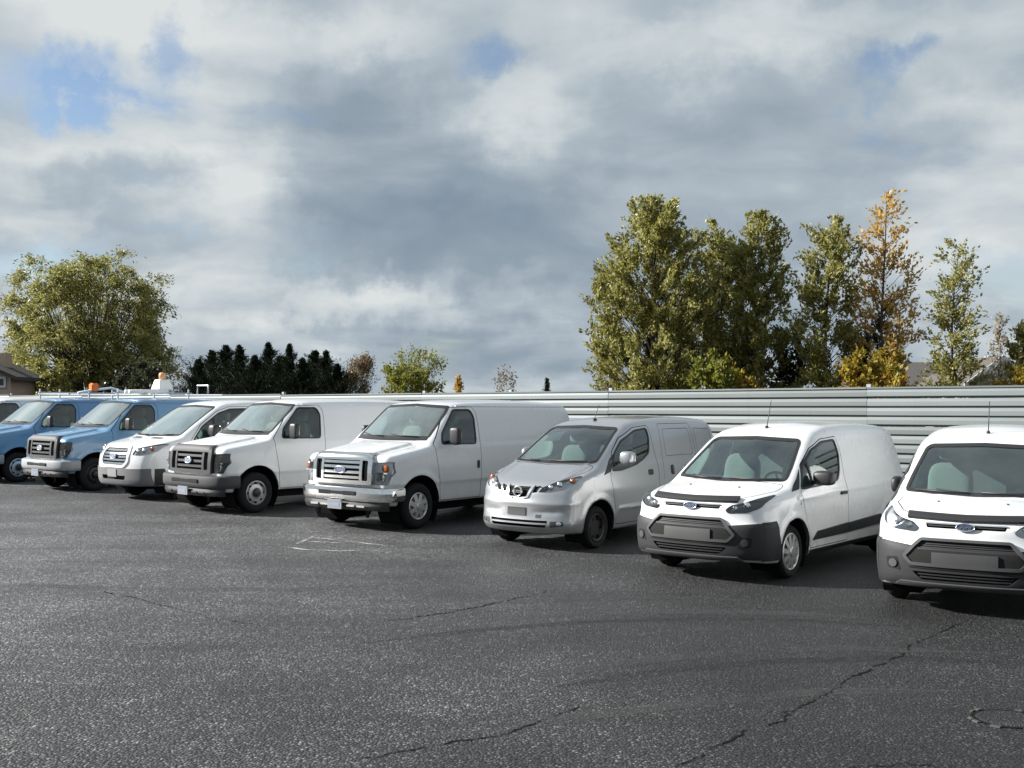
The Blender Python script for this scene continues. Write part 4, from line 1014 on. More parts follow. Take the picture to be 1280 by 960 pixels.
def worn(name, colr, cover, scale, amax=1.0):
    m = bpy.data.materials.new(name); m.use_nodes = True; n = NT(m.node_tree); p = m.node_tree.nodes['Principled BSDF']
    co = n.add('ShaderNodeTexCoord').outputs['Object']; p.inputs['Base Color'].default_value = (*colr, 1); p.inputs['Roughness'].default_value = .8
    a = n.m('ADD', n.m('MULTIPLY', n.noise(co, scale, 5, .7), .6), n.m('MULTIPLY', n.noise(co, scale * 14, 3, .6), .5))
    n.l.new(n.ramp(a, [(.62 - cover * .3, 0.0), (.75 - cover * .3, amax)]), p.inputs['Alpha']); return m
M_LINE = worn('worn_road_paint', (.42, .42, .40), .42, 2.5)
M_SCUFF = worn('dusty_tyre_mark', (.070, .069, .066), .65, .8, .28)
M_TYRE = worn('dark_tyre_mark', (.012, .012, .012), .6, .9, .30)
for pts in ([(-1.206, 10.548), (-.777, 10.88), (-.323, 11.32), (.171, 11.99), (.441, 12.36)],
            [(.918, 6.428), (1.271, 6.843), (1.818, 7.487), (2.144, 7.9), (2.559, 8.53), (3.045, 9.07), (3.587, 9.85), (4.262, 10.65)],
            [(-4.414, 12.118), (-3.686, 11.468), (-2.911, 10.725), (-2.3, 10.3)],
            [(-.9, 6.5), (-.1, 7.0), (.5, 7.7)], [(1.9, 6.42), (2.25, 6.5), (2.5, 6.45)]):
    P_ = np.array(pts); seg = []
    for a_, b_ in zip(P_[:-1], P_[1:]):
        t_ = 0.0
        while t_ < 1:
            e_ = min(1, t_ + rng.uniform(.25, .7)); seg.append((a_ + (b_ - a_) * t_ + rng.normal(0, .012, 2), a_ + (b_ - a_) * e_ + rng.normal(0, .012, 2))); t_ = e_ + rng.uniform(-.05, .12)
    for a_, b_ in seg: ribbon('crack', [a_, b_], rng.uniform(.007, .022), M_CRACK, jit=.008, sub=22)
for pts in ([(-3.244, 17.55), (-3.043, 17.715)], [(-3.103, 16.157), (-2.987, 17.244)], [(-3.007, 16.934), (-2.485, 16.566), (-1.672, 15.922)],
            [(-2.991, 16.444), (-2.443, 16.284)], [(-3.344, 15.962), (-2.874, 15.548), (-2.36, 15.438), (-2.017, 15.556), (-1.75, 15.385)]):
    ribbon('painted_line', pts, .075, M_LINE, .005)
for pts, w, mt in (([(-1.5, 10.0), (-.6, 10.55), (.5, 10.95), (1.7, 11.15), (2.7, 11.1), (3.6, 10.8)], .22, M_SCUFF), ([(-1.3, 9.6), (-.3, 10.2), (.7, 10.6), (1.8, 10.8), (2.8, 10.75), (3.6, 10.5)], .16, M_TYRE),
                   ([(.0, 8.4), (.9, 8.95), (1.8, 9.35), (2.8, 9.55), (3.9, 9.4)], .20, M_SCUFF), ([(.3, 8.2), (1.2, 8.7), (2.1, 9.05), (3.1, 9.2), (4.1, 9.05)], .18, M_TYRE),
                   ([(-.4, 11.5), (.6, 11.8), (1.6, 11.95), (2.6, 11.8)], .22, M_SCUFF), ([(-.6, 6.9), (.3, 7.35), (1.2, 7.75), (2.2, 8.1), (3.2, 8.15)], .18, M_SCUFF),
                   ([(-5.5, 12.5), (-4.0, 12.2), (-2.4, 12.3), (-.8, 12.9)], .24, M_SCUFF)):
    ribbon('tyre_mark', pts, w, mt, .003 if mt is M_SCUFF else .0025, sub=16)
# worn surface drain: sunken lid in a broken ring of pale concrete
dx, dy = 3.27, 7.44
drain = add_obj('storm_drain', None); drain.location = (dx, dy, gz(dx, dy)); drain.scale = (.66, .66, .8)
tag(drain, 'round worn drain cover with broken pale rim set in the asphalt', 'drain cover')
M_CHIP = principled('pale_concrete', (.06, .056, .05), .85, build=grain(30, .25, .2))
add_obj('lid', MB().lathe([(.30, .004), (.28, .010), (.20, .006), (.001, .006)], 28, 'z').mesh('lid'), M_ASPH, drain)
add_obj('lid_gap', MB().lathe([(.345, .003), (.30, .0035)], 28, 'z').mesh('lid_gap'), M_CRACK, drain)
for a in range(22):
    if a in (0, 1, 4, 5, 6, 9, 10, 13, 15, 16, 19, 20): continue
    w0 = 2 * math.pi * a / 22; m = MB(); ln = .025 + .03 * rng.random(); rr = .36 + .015 * rng.random(); t = .012 + .012 * rng.random()
    c, s = math.cos(w0), math.sin(w0)
    for (r_, l_) in ((rr - t, -ln), (rr + t, -ln * .8), (rr + t, ln * .9), (rr - t, ln)):
        x, y = c * r_ - s * l_, s * r_ + c * l_
        m.V += [(x, y, .0), (x * .99, y * .99, .012)]
    m.F = [(0, 2, 4, 6), (1, 7, 5, 3), (0, 1, 3, 2), (2, 3, 5, 4), (4, 5, 7, 6), (6, 7, 1, 0)]
    add_obj('rim_stone', m.mesh('rim_stone'), M_CHIP, drain)

# ------------------------------------------------------------------ fence of ribbed metal sheets
FN = np.array([math.cos(.838), math.sin(.838)]); FD = np.array([-FN[1], FN[0]]); FDIST = 18.6
def fence_mat():
    def b(n, p):
        co = n.add('ShaderNodeTexCoord').outputs['Object']; rnd_ = n.add('ShaderNodeObjectInfo').outputs['Random']
        a = n.noise(n.v('MULTIPLY', co, (.6, 1, 6)).outputs[0], 1.4, 7, .65); s = n.noise(n.v('MULTIPLY', co, (4, 1, .6)).outputs[0], 2.0, 5, .6)
        c = n.mix(a, (.120, .139, .139), (.178, .200, .200)); c = n.mix(n.ramp(s, [(.6, 0.0), (.85, .45)]), c, (.10, .09, .078))
        c = n.mix(n.ramp(n.noise(co, .8, 6, .7), [(.66, 0.0), (.80, .5)]), c, (.075, .068, .058))
        c = n.mix(1.0, c, n.add('ShaderNodeCombineXYZ', {0: n.m('ADD', n.m('MULTIPLY', rnd_, .34), .84), 1: n.m('ADD', n.m('MULTIPLY', rnd_, .34), .84), 2: n.m('ADD', n.m('MULTIPLY', rnd_, .34), .84)}).outputs[0], 'MULTIPLY'); n.l.new(c, p.inputs['Base Color'])
    return principled('ribbed_sheet', (.5, .52, .52), .55, metal=.1, spec=.35, build=b)
M_FENCE = fence_mat(); M_POST = principled('fence_post_steel', (.32, .33, .33), .5, metal=.4, build=grain(10, .2))
fence = add_obj('metal_fence', None); tag(fence, 'long pale grey fence of horizontal ribbed metal sheets behind the vans', 'fence')
q0 = FN * FDIST; fence.location = (q0[0], q0[1], 0)
fa = math.atan2(FD[1], FD[0]); fence.rotation_euler = (0, 0, fa)          # local x runs along the fence, +y away from / -y? see below
# local y axis = rotate FD by +90deg ; it points towards the camera side when negative of FN
SEG, ROWS, PITCH, TOP = 5.6, 15, .160, 2.335
sidey = 1.0 if np.dot(np.array([-FD[1], FD[0]]), -FN) > 0 else -1.0
prof = [(-.02, .0), (.0, .0), (.0, .027), (.055, .028), (.058, .036), (.055, .105), (.036, .150), (.030, .159), (-.02, .159)]
V, F = [], []
for x in (.003, SEG - .003):
    V += [(x, sidey * o, z) for o, z in prof]
npf = len(prof); F = [(i, (i + 1) % npf, npf + (i + 1) % npf, npf + i) for i in range(npf)] + [tuple(range(npf)), tuple(range(npf, 2 * npf))[::-1]]
strip = mesh_from('sheet_rib', V, F, False)
bb = bmesh.new(); bb.from_mesh(strip); bmesh.ops.recalc_face_normals(bb, faces=bb.faces); bb.to_mesh(strip); bb.free()
capm = MB().box(0, SEG - .004, -.03, .055, 0, .035) if sidey > 0 else MB().box(0, SEG - .004, -.055, .03, 0, .035)
capm = capm.mesh('cap_rail', bevel=.006)
postm = MB().box(-.04, .04, -.10, -.025, -2.3, .06) if sidey > 0 else MB().box(-.04, .04, .025, .10, -2.3, .06)
postm = postm.mesh('post')
seam_t = None
ray = np.array([(762 - 640) / FPX, 1.0]); dd = FDIST / (FN @ ray); seam_t = float((ray * dd - q0) @ FD)
for i in range(-3, 8):
    x0 = seam_t + i * SEG; mid = q0 + FD * (x0 + SEG / 2); dep = mid[1]
    top = TOP + .14 * min(max((dep - 30) / 14, 0), 1); r0 = random.Random(i)
    for r in range(ROWS):
        o = add_obj('panel', strip, M_FENCE, fence); o.location = (x0, .004 * r0.uniform(-1, 1), top - .03 - PITCH * (r + 1)); o.rotation_euler = (R(r0.uniform(-2.0, 2.0)), R(r0.uniform(-.06, .06)), 0)
    o = add_obj('cap_rail', capm, M_FENCE, fence); o.location = (x0, 0, top - .029)
    o = add_obj('post', postm, M_POST, fence); o.location = (x0, 0, top)
    o = add_obj('post', postm, M_POST, fence); o.location = (x0 + SEG / 2, 0, top - (.05 if i % 3 else 0))

# ------------------------------------------------------------------ park the vans
KINDS = {}
def kind(nm):
    if nm not in KINDS:
        KINDS[nm] = {'chrome': lambda: build_long_nose('chrome'), 'grey': lambda: build_long_nose('grey'), 'old': lambda: build_long_nose('old'),
                     'small': build_small_van, 'compact': build_compact, 'slope': build_slope_nose}[nm]()
    return KINDS[nm]
BASE = dict(gap=M_GAP, int=M_INT, seat=M_SEAT, bulk=M_BULK, rubber=M_RUBBER, rim=M_RIM, well=M_WELL, glass=M_GLASS, wshield=M_WSHIELD2, black=M_BLACKP, chrome=M_CHROME,
            lampbase=M_LAMPD, refl=M_REFL, amber=M_AMBER, lens=M_LENS, grillekey=M_GREYP, badge=M_BADGE, badges=M_BADGES, bumper=M_GREYP, plate=M_PLATE, plateprint=M_PRINT,
            platedark=M_PLATED, paper=M_PAPER, hub=M_BLACKP, deflector=M_BLACKP, frame=M_GREYP, fogrec=M_GREYP)
def park(nm, name, X, D, h, label, group, paint, **over):
    k = kind(nm); mats = dict(BASE); mats['paint'] = paint; mats.update(over)
    root = bpy.data.objects.new(name, None); COL.objects.link(root); tag(root, label, 'van', group)
    fw = Vector((-math.sin(R(h)), -math.cos(R(h)), 0)); fw = (fw - GN * fw.dot(GN)).normalized(); lf = GN.cross(fw)
    root.matrix_world = Matrix(((fw.x, lf.x, GN.x, X), (fw.y, lf.y, GN.y, D), (fw.z, lf.z, GN.z, gz(X, D)), (0, 0, 0, 1)))
    objs = []
    for (pn, me, key, par, loc, rz, lab) in k.parts:
        o = add_obj(pn, me, mats[key], root if par is None else objs[par]); o.location = loc; objs.append(o)
    return root
GRP = 'vans parked in a row along the fence'
v0 = park('old', 'cargo_van', -15.9, 30.0, 39, 'white van mostly hidden behind the blue van with rounded amber side lamps', GRP, M_WHITE2)
v1 = park('old', 'cargo_van', -13.35, 27.5, 39.5, 'blue cargo van with orange beacon and upright posts on its roof rack', GRP, M_BLUE2, bumper=M_GREYB)
v2 = park('grey', 'cargo_van', -10.6, 25.2, 40, 'blue cargo van with pale grey bumper, grey grille and white roof box', GRP, M_BLUE, bumper=M_GREYB, rim=M_BLKWHEEL)
v3 = park('slope', 'cargo_van', -8.18, 23.0, 40, 'white van with rounded chrome barred grille between a blue van and a grey-grilled van', GRP, M_WHITE, bumper=principled('mid_grey_plastic', (.16, .16, .163), .6, spec=.3, build=grain(40, .15, .06)), lampbase=M_LAMPL)
v4 = park('grey', 'cargo_van', -5.92, 20.545, 41.3, 'white cargo van with dark grey plastic grille and bumper', GRP, M_WHITE2, rim=M_STEEL)
v5 = park('chrome', 'cargo_van', -2.757, 18.06, 36.9, 'white cargo van with shiny chrome grille and chrome bumper', GRP, M_WHITE, bumper=M_CHROME, grillekey=M_CHROME, lampbase=M_LAMPL)
v6 = park('compact', 'cargo_van', .068, 15.713, 36.9, 'silver compact van with black wheels and a price sheet in the windshield', GRP, M_SILVER, rim=M_BLKWHEEL, lampbase=M_LAMPL, wshield=M_WSHIELD)
v7 = park('small', 'cargo_van', 2.061, 13.136, 38.9, 'small white van with dark bug deflector parked next to the silver van', GRP, M_WHITE, wshield=M_WSHIELD, bumper=M_GREYD)
v8 = park('small', 'cargo_van', 4.40, 10.93, 29, 'small white van with a bug deflector at the end of the row, no van beyond', GRP, M_WHITE, lampbase=M_LAMPL, wshield=M_WSHIELD, bumper=M_GREYD)
for v, pts in ((v4, [(.60, 1.47), (.72, 1.47), (.705, 1.54), (.60, 1.54)]),):
    f_ = make_sdf(ES); ws_ = [o for o in v.children if o.name.startswith('windshield')][0]
    add_obj('sticker', patch('sticker', f_, pts, 'front', off=-.01), M_YELLOW, ws_)
ws_ = [o for o in v5.children if o.name.startswith('windshield')][0]
add_obj('sticker', patch('sticker', make_sdf(ES), ellipse(.60, 1.93, .03, .03, 12), 'front', off=-.01), M_BOXW, ws_)
# roof racks on the two blue vans
def rack(v, posts, rails, cross):
    r = add_obj('roof_rack', MB().box(-posts[0] - .03, -posts[0] + .03, -.78, .78, 2.17, 2.20).mesh('crossbar', bevel=.004), M_RACK, v)
    for s in cross: add_obj('crossbar', MB().box(-s - .02, -s + .02, -.78, .78, 2.172, 2.198).mesh('crossbar', bevel=.004), M_RACK, r)
    for y in rails: add_obj('rail', MB().tube([(-posts[0] + .1, y, 2.22), (-posts[-1] - .1, y, 2.22)], .018, 8).mesh('rail', smooth=True), M_RACK, r)
    for s in posts:
        for y in rails: add_obj('post', MB().box(-s - .018, -s + .018, y - .018, y + .018, 1.99, 2.32).mesh('post', bevel=.004), M_RACK, r)
    return r
r1 = rack(v1, (2.2, 2.75, 3.6, 4.3), (-.72,), (2.75, 3.6, 4.3))
add_obj('beacon', MB().box(-3.22, -3.02, .25, .45, 2.26, 2.48).mesh('beacon', bevel=.03), M_BEACON, r1)
add_obj('beacon_arm', MB().tube([(-2.7, .3, 2.22), (-3.1, .35, 2.30), (-3.6, .4, 2.36), (-4.0, .45, 2.24)], .03, 8).mesh('beacon_arm', smooth=True), M_BOXW, r1)
r2 = rack(v2, (2.3, 3.3, 4.3), (-.70,), (3.3, 4.3))
bx = MB(); bx.V = [(-3.28, -.20, 2.30), (-2.88, -.20, 2.30), (-2.88, .20, 2.30), (-3.28, .20, 2.30), (-3.22, -.12, 2.55), (-2.94, -.12, 2.55), (-2.94, .12, 2.55), (-3.22, .12, 2.55)]
bx.F = [(0, 1, 2, 3), (4, 5, 6, 7), (0, 1, 5, 4), (1, 2, 6, 5), (2, 3, 7, 6), (3, 0, 4, 7)]
wb = add_obj('roof_box', bx.mesh('roof_box', bevel=.015), M_BOXW, r2)
add_obj('amber_lamp', MB().lathe([(.001, .0), (.08, .0), (.085, .12), (.06, .17), (.001, .18)], 14, 'z', (-3.08, 0, 2.55)).mesh('amber_lamp', smooth=True), principled('faded_amber', (.65, .34, .16), .4, build=grain(30, .15)), wb)
for s_ in (3.24, 2.92): add_obj('box_leg', MB().box(-s_ - .02, -s_ + .02, -.02, .02, 2.19, 2.31).mesh('box_leg'), M_RACK, wb)
for y in (.30, .48): add_obj('conduit_pipe', MB().tube([(-1.9, y, 2.24), (-2.9, y, 2.26)], .05, 10).mesh('conduit_pipe', smooth=True), M_BOXW, r2)
hp = MB().tube([(-4.3, -.30, 2.20), (-4.3, -.30, 2.42), (-4.3, .16, 2.42), (-4.3, .16, 2.20)], .022, 8)
add_obj('rack_hoop', hp.mesh('rack_hoop', smooth=True), M_RACK, r2)

# ------------------------------------------------------------------ trees
def leaf_mat(name, colr, tr=.5):
    m = bpy.data.materials.new(name); m.use_nodes = True; n = NT(m.node_tree); p = m.node_tree.nodes['Principled BSDF']
    co = n.add('ShaderNodeTexCoord').outputs['Object']; a = n.noise(co, .9, 3, .5); b = n.noise(co, 9, 2, .5)
    k = n.m('ADD', n.m('MULTIPLY', a, .6), n.m('MULTIPLY', b, .4))
    c = n.mix(k, tuple(x * .7 for x in colr), tuple(x * 1.3 for x in colr)); n.l.new(c, p.inputs['Base Color']); p.inputs['Roughness'].default_value = .42 if tr > .2 else .95
    p.inputs['Specular IOR Level'].default_value = .35 if tr > .2 else .02
    t = n.add('ShaderNodeBsdfTranslucent', {0: c}); mx = n.add('ShaderNodeMixShader', {0: tr, 1: p.outputs[0], 2: t.outputs[0]})
    n.l.new(mx.outputs[0], [q for q in m.node_tree.nodes if q.type == 'OUTPUT_MATERIAL'][0].inputs[0]); return m
M_BARK = principled('bark', (.075, .062, .05), .9, build=grain(6, .35, .4)); M_BARKG = principled('grey_bark', (.16, .15, .135), .9, build=grain(6, .3, .4))
LM = {'poplar': [leaf_mat('poplar_leaf', (0.284, 0.269, 0.071)), leaf_mat('poplar_leaf_pale', (0.443, 0.405, 0.164)), leaf_mat('poplar_leaf_deep', (0.148, 0.161, 0.046))],
      'willow': [leaf_mat('willow_leaf', (0.271, 0.267, 0.078)), leaf_mat('willow_leaf_yellow', (0.383, 0.333, 0.098)), leaf_mat('willow_leaf_deep', (0.074, 0.094, 0.029))],
      'conifer': [leaf_mat('conifer_needle', (.020, .030, .016), .1), leaf_mat('conifer_needle_deep', (.006, .008, .006), .1), leaf_mat('conifer_needle_light', (.036, .048, .024), .1)],
      'orange': [leaf_mat('autumn_leaf', (0.531, 0.323, 0.091)), leaf_mat('autumn_leaf_yellow', (0.578, 0.430, 0.121)), leaf_mat('autumn_leaf_rust', (0.462, 0.310, 0.088))],
      'yellow': [leaf_mat('yellow_leaf', (0.405, 0.297, 0.041)), leaf_mat('yellow_green_leaf', (0.230, 0.230, 0.041)), leaf_mat('rust_leaf', (0.297, 0.149, 0.027))],
      'lime': [leaf_mat('lime_leaf', (0.210, 0.224, 0.039)), leaf_mat('lime_leaf_b', (0.140, 0.168, 0.035)), leaf_mat('lime_leaf_c', (0.280, 0.238, 0.042))],
      'dark': [leaf_mat('dark_leaf', (0.039, 0.047, 0.023)), leaf_mat('dark_leaf_b', (0.029, 0.033, 0.019)), leaf_mat('dark_leaf_c', (0.065, 0.065, 0.033))],
      'dry': [leaf_mat('dry_leaf', (0.204, 0.144, 0.078)), leaf_mat('dry_leaf_b', (0.276, 0.204, 0.120)), leaf_mat('dry_leaf_c', (0.132, 0.102, 0.060))],
      'pale': [leaf_mat('pale_leaf', (.36, .30, .22)), leaf_mat('pale_leaf_b', (.42, .37, .30)), leaf_mat('pale_leaf_c', (.30, .22, .12))]}
def leaf_mesh(name, C, dirs, size, rg, mats, aspect=.55, shade=None):
    n = len(C); L = size * (.65 + .7 * rg.random(n)); a = unit(dirs + rg.normal(0, .55, (n, 3))); b = unit(np.cross(a, rg.normal(0, 1, (n, 3))))
    w = L * aspect * .5
    P = np.stack([C - a * L[:, None] * .5, C + b * w[:, None] - a * L[:, None] * .05, C + a * L[:, None] * .5, C - b * w[:, None] - a * L[:, None] * .05], 1).reshape(-1, 3)
    mi = rg.choice(3, n, p=[.5, .28, .22]) if shade is None else shade
    me = fast_mesh(name, P, np.arange(4 * n).reshape(n, 4), mi)
    for q in mats: me.materials.append(q)
    return me
def tree(name, label, px, D, top, half, kind_, nleaf, size, seed, crown=None, h0=.08, elev=(30, 60), nb=60, tw=9, sig=.16, droop=0.0, base_z=0.0, cat='tree', group=None, bark=None, lean=0.0, trunk_r=None, aspect=.55, stems=1, thin=0.0):
    rg = np.random.default_rng(seed); X = (px - 640) / FPX * D; H = CAMH + (HOR - top) / FPX * D - base_z; Rw = half / FPX * D
    crown = tab(crown or [(0, .55), (.2, .9), (.45, 1.0), (.7, .8), (.88, .5), (1, .12)])
    root = add_obj(name, None); root.location = (X, D, base_z); tag(root, label, cat, group)
    mb = MB(); C = []; Dr = []
    tr = trunk_r or H * .013
    for st in range(stems):
        ba = 2 * math.pi * st / stems + seed; off = (.0 if stems == 1 else .25)
        ph = rg.random(4) * 6.28
        def axis(t, st=st, ba=ba, ph=ph):
            sp = 0 if stems == 1 else Rw * .45 * t
            return np.array([off * math.cos(ba) + sp * math.cos(ba) + lean * t * t + .012 * H * math.sin(4 * t + ph[0]), off * math.sin(ba) + sp * math.sin(ba) + .012 * H * math.sin(5 * t + ph[1]), H * t * .96 * (1 - .09 * (stems > 1) * (st % 3))])
        ts = np.linspace(0, 1, 12); mb.tube([axis(t) for t in ts], list(tr / (stems ** .5) * (1 - .93 * ts ** .8)), 7)
        n_b = nb // stems
        for i in range(n_b):
            t = h0 + (.97 - h0) * ((i + rg.random()) / n_b) ** .9; az = i * 2.39996 + rg.normal(0, .4); el = R(rg.uniform(*elev) + 18 * t)
            Lm = max(Rw * float(crown(t)) * rg.uniform(.70, 1.12) / max(math.cos(el), .45) * (1 if stems == 1 else .85), .12)
            st_t = max(.03, t - Lm * math.sin(el) / H * .85); o = axis(st_t); d = np.array([math.cos(az) * math.cos(el), math.sin(az) * math.cos(el), math.sin(el)])
            pts = []
            for q in np.linspace(0, 1, 6):
                p = o + d * Lm * q; p[2] += (.10 * Lm * q * q if not droop else -droop * Lm * max(0, q - .45) ** 1.6 * 1.8); p += rg.normal(0, .012 * Lm, 3) * q; pts.append(p)
            mb.tube(pts, max(.012, tr * .30 * (1 - .6 * t)), 5, r2=.006)
            m = max(4, int(nleaf / (nb * tw)))
            for j in range(tw):
                q = rg.uniform(.28, 1.0) ** .8; kq = min(int(q * 5), 4); base = pts[kq] + (pts[kq + 1] - pts[kq]) * (q * 5 - kq)
                td = unit((d + np.array([0, 0, .35]) + rg.normal(0, .6, 3))[None])[0]; tl = Lm * .26 * rg.uniform(.5, 1.1) + .12
                if droop: td = unit(np.array([[td[0] * .5, td[1] * .5, -abs(td[2]) - droop]]))[0]; tl *= 1.6
                tip = base + td * tl
                u = rg.random((m, 1)) ** .7; cc = base + (tip - base) * u + rg.normal(0, sig * (.6 + .4 * u), (m, 3)); C.append(cc); Dr.append(np.tile(td, (m, 1)))
                if j % 3 == 0: mb.tube([base, tip], .011, 4, r2=.004)
    if C and nleaf:
        C = np.concatenate(C); Dr = np.concatenate(Dr); C[:, 2] = np.maximum(C[:, 2], .05)
        if thin: kp = ~((C[:, 0] > .15) & (rg.random(len(C)) < thin) & (C[:, 2] > H * .45)); C, Dr = C[kp], Dr[kp]
        add_obj('crown', leaf_mesh('crown', C, Dr, size, rg, LM[kind_], aspect), None, root)
    add_obj('trunk', mb.mesh('trunk', smooth=True), bark or M_BARK, root)
    return root
def conifer(label, px, D, top, half, seed, n=9000, group=None, h0=.03):
    rg = np.random.default_rng(seed); X = (px - 640) / FPX * D; H = CAMH + (HOR - top) / FPX * D; Rw = half / FPX * D
    root = add_obj('conifer_tree', None); root.location = (X, D, 0); tag(root, label, 'conifer', group)
    mb = MB().tube([(0, 0, 0), (.03, 0, H * .5), (0, .02, H * .98)], [H * .02, H * .012, .01], 7); C = []; Dr = []
    nb = 150; m = n // (nb * 3)
    for i in range(nb):
        t = h0 + (.985 - h0) * (i / nb) ** .95; az = i * 2.39996 + rg.normal(0, .3); Lm = Rw * min(1.0, 1.2 * (1 - t)) ** 1.2 * rg.uniform(.55, 1.2) * (1 + .25 * math.sin(az * 2 + seed) + .2 * math.sin(t * 9 + seed * 2 + az)) + .04
        d = np.array([math.cos(az), math.sin(az), .85]); o = np.array([0, 0, H * t]); tip = o + d * Lm
        if i % 2 == 0: mb.tube([o, tip], .02, 4, r2=.004)
        for j in range(3):
            u = rg.random((m, 1)) ** .6; side = rg.normal(0, .14 * Lm + .04, 3); side[2] *= .5
            cc = o + (tip + side - o) * u + rg.normal(0, .055, (m, 3)); C.append(cc); Dr.append(np.tile(d + np.array([0, 0, .25]), (m, 1)))
    add_obj('crown', leaf_mesh('crown', np.concatenate(C), np.concatenate(Dr), .13, rg, LM['conifer'], .35), None, root)
    add_obj('trunk', mb.mesh('trunk', smooth=True), M_BARK, root); return root
def bare_tree(label, px, D, top, half, seed, depth=6, r0=None, nleaf=0, kind_='dry', name='bare_tree', cat='tree', spread=34, lsize=.16):
    rg = np.random.default_rng(seed); X = (px - 640) / FPX * D; H = CAMH + (HOR - top) / FPX * D; Rw = half / FPX * D
    root = add_obj(name, None); root.location = (X, D, 0); tag(root, label, cat); mb = MB(); tips = []
    def grow(p, d, L, r, lev):
        n = 4; pts = [p]
        for _ in range(n): d = unit((d + rg.normal(0, .11, 3) + np.array([0, 0, .04]))[None])[0]; p = p + d * L / n; pts.append(p)
        mb.tube(pts, r, 6 if lev > 3 else 4, r2=r * .62, cap=False)
        if lev <= 1: tips.append(p)
        if lev == 0: return
        for j in range(3 if rg.random() < .55 else 2):
            ang = R(rg.uniform(spread * .5, spread * 1.25)); az = rg.random() * 6.28; a = unit(np.cross(d, [0.3, .2, 1.0])[None])[0]; b = np.cross(d, a)
            grow(pts[-1 - (j == 2)], d * math.cos(ang) + (a * math.cos(az) + b * math.sin(az)) * math.sin(ang), L * rg.uniform(.66, .84), r * .60, lev - 1)
    grow(np.zeros(3), np.array([0, 0, 1.0]), H * .29, r0 or H * .016, depth)
    V = np.array(mb.V); zmax = V[:, 2].max(); xr = np.abs(V[:, :2]).max(); sc = np.array([Rw / xr, Rw / xr, H / zmax]); mb.V = [tuple(q) for q in V * sc]
    add_obj('trunk', mb.mesh('trunk', smooth=True), M_BARKG, root)
    if nleaf:
        T = np.array(tips) * sc; C = T[rg.integers(0, len(T), nleaf)] + rg.normal(0, .18, (nleaf, 3))
        add_obj('crown', leaf_mesh('crown', C, rg.normal(0, 1, (nleaf, 3)), lsize, rg, LM[kind_]), None, root)
    return root
def dome_tree(name, label, px, D, top, half, kind_, ncl, per, size, seed, zc=.56, rz=.46, aspect=.34):
    """crown of many drooping sprays spread through an uneven dome, each carried by its own limb"""
    rg = np.random.default_rng(seed); X = (px - 640) / FPX * D; H = CAMH + (HOR - top) / FPX * D; Rw = half / FPX * D
    root = add_obj(name, None); root.location = (X, D, 0); tag(root, label, 'tree'); mb = MB(); C = []; Dr = []
    stems = [np.array([.5 * math.cos(a), .5 * math.sin(a), 0]) for a in (0.3, 1.9, 3.2, 4.6, 5.5)]
    ph = rg.random(6) * 6.28
    for s0 in stems: mb.tube([s0 * .4, s0 * .9 + [0, 0, H * .12], s0 * 1.8 + [0, 0, H * .30], s0 * 2.6 + [0, 0, H * .5]], [.26, .20, .15, .09], 8)
    for k_ in range(ncl):
        az = rg.random() * 6.28; sp = rg.uniform(-.75, 1.0); cp = math.sqrt(max(0, 1 - sp * sp)); rr = rg.uniform(.25, 1.0) ** .38
        lump = 1 + .10 * math.sin(3 * az + ph[0] + 3 * sp) + .08 * math.sin(5 * az + ph[1]) + .07 * math.sin(6 * sp + ph[2])
        c = np.array([Rw * rr * cp * math.cos(az) * lump, Rw * rr * cp * math.sin(az) * lump, H * zc + H * rz * .92 * rr * sp * lump])
        s0 = stems[int(((az + .4) % 6.2832) / 6.2832 * 5) % 5]; a = s0 * 1.6 + np.array([0, 0, H * rg.uniform(.16, .42)])
        if a[2] > c[2]: a[2] = max(.4, c[2] - .5)
        md = (a + c) / 2 + np.array([0, 0, .10 * np.linalg.norm(c - a)])
        mb.tube([a, (a + md) / 2, md, (md + c) / 2, c], rg.uniform(.025, .05), 5, r2=.008)
        for j in range(5):
            td = unit(np.array([[rg.normal(0, .5) + c[0] / Rw * .4, rg.normal(0, .5) + c[1] / Rw * .4, rg.normal(.25, .45)]]))[0]; L = rg.uniform(.5, 1.1)
            u = rg.random((per, 1)); q = c + td * L * u + rg.normal(0, .14, (per, 3)); q[:, 2] -= .45 * u[:, 0] ** 2 * L; C.append(q); Dr.append(np.tile(td + [0, 0, -.5], (per, 1)))
            if j < 2: mb.tube([c, c + td * L * .6, c + td * L + [0, 0, -.3]], .010, 4, r2=.004)
    add_obj('crown', leaf_mesh('crown', np.concatenate(C), np.concatenate(Dr), size, rg, LM[kind_], aspect), None, root)
    add_obj('trunk', mb.mesh('trunk', smooth=True), M_BARK, root); return root
dome_tree('willow_tree', 'large rounded olive green tree standing behind the blue vans', 112, 58, 316, 96, 'willow', 300, 44, .175, 11)
tree('dark_bush', 'dark leafy bush in the shade of the large olive tree', 170, 52, 452, 36, 'dark', 9000, .16, 12, [(0, .9), (.4, 1.0), (.8, .8), (1, .3)], .05, (15, 50), 50, 6, .10, cat='bush', stems=3, trunk_r=.06)
tree('dark_bush', 'olive bush at the foot of the large olive tree beside the brick house', 66, 54, 446, 26, 'willow', 6000, .16, 13, [(0, .9), (.4, 1.0), (.8, .8), (1, .3)], .05, (15, 50), 50, 6, .10, cat='bush', stems=3, trunk_r=.06)
bare_tree('thin bare tree beside the brick house', -6, 60, 352, 30, 14, 6)
CG = 'dark conifers in a clump behind the fence'
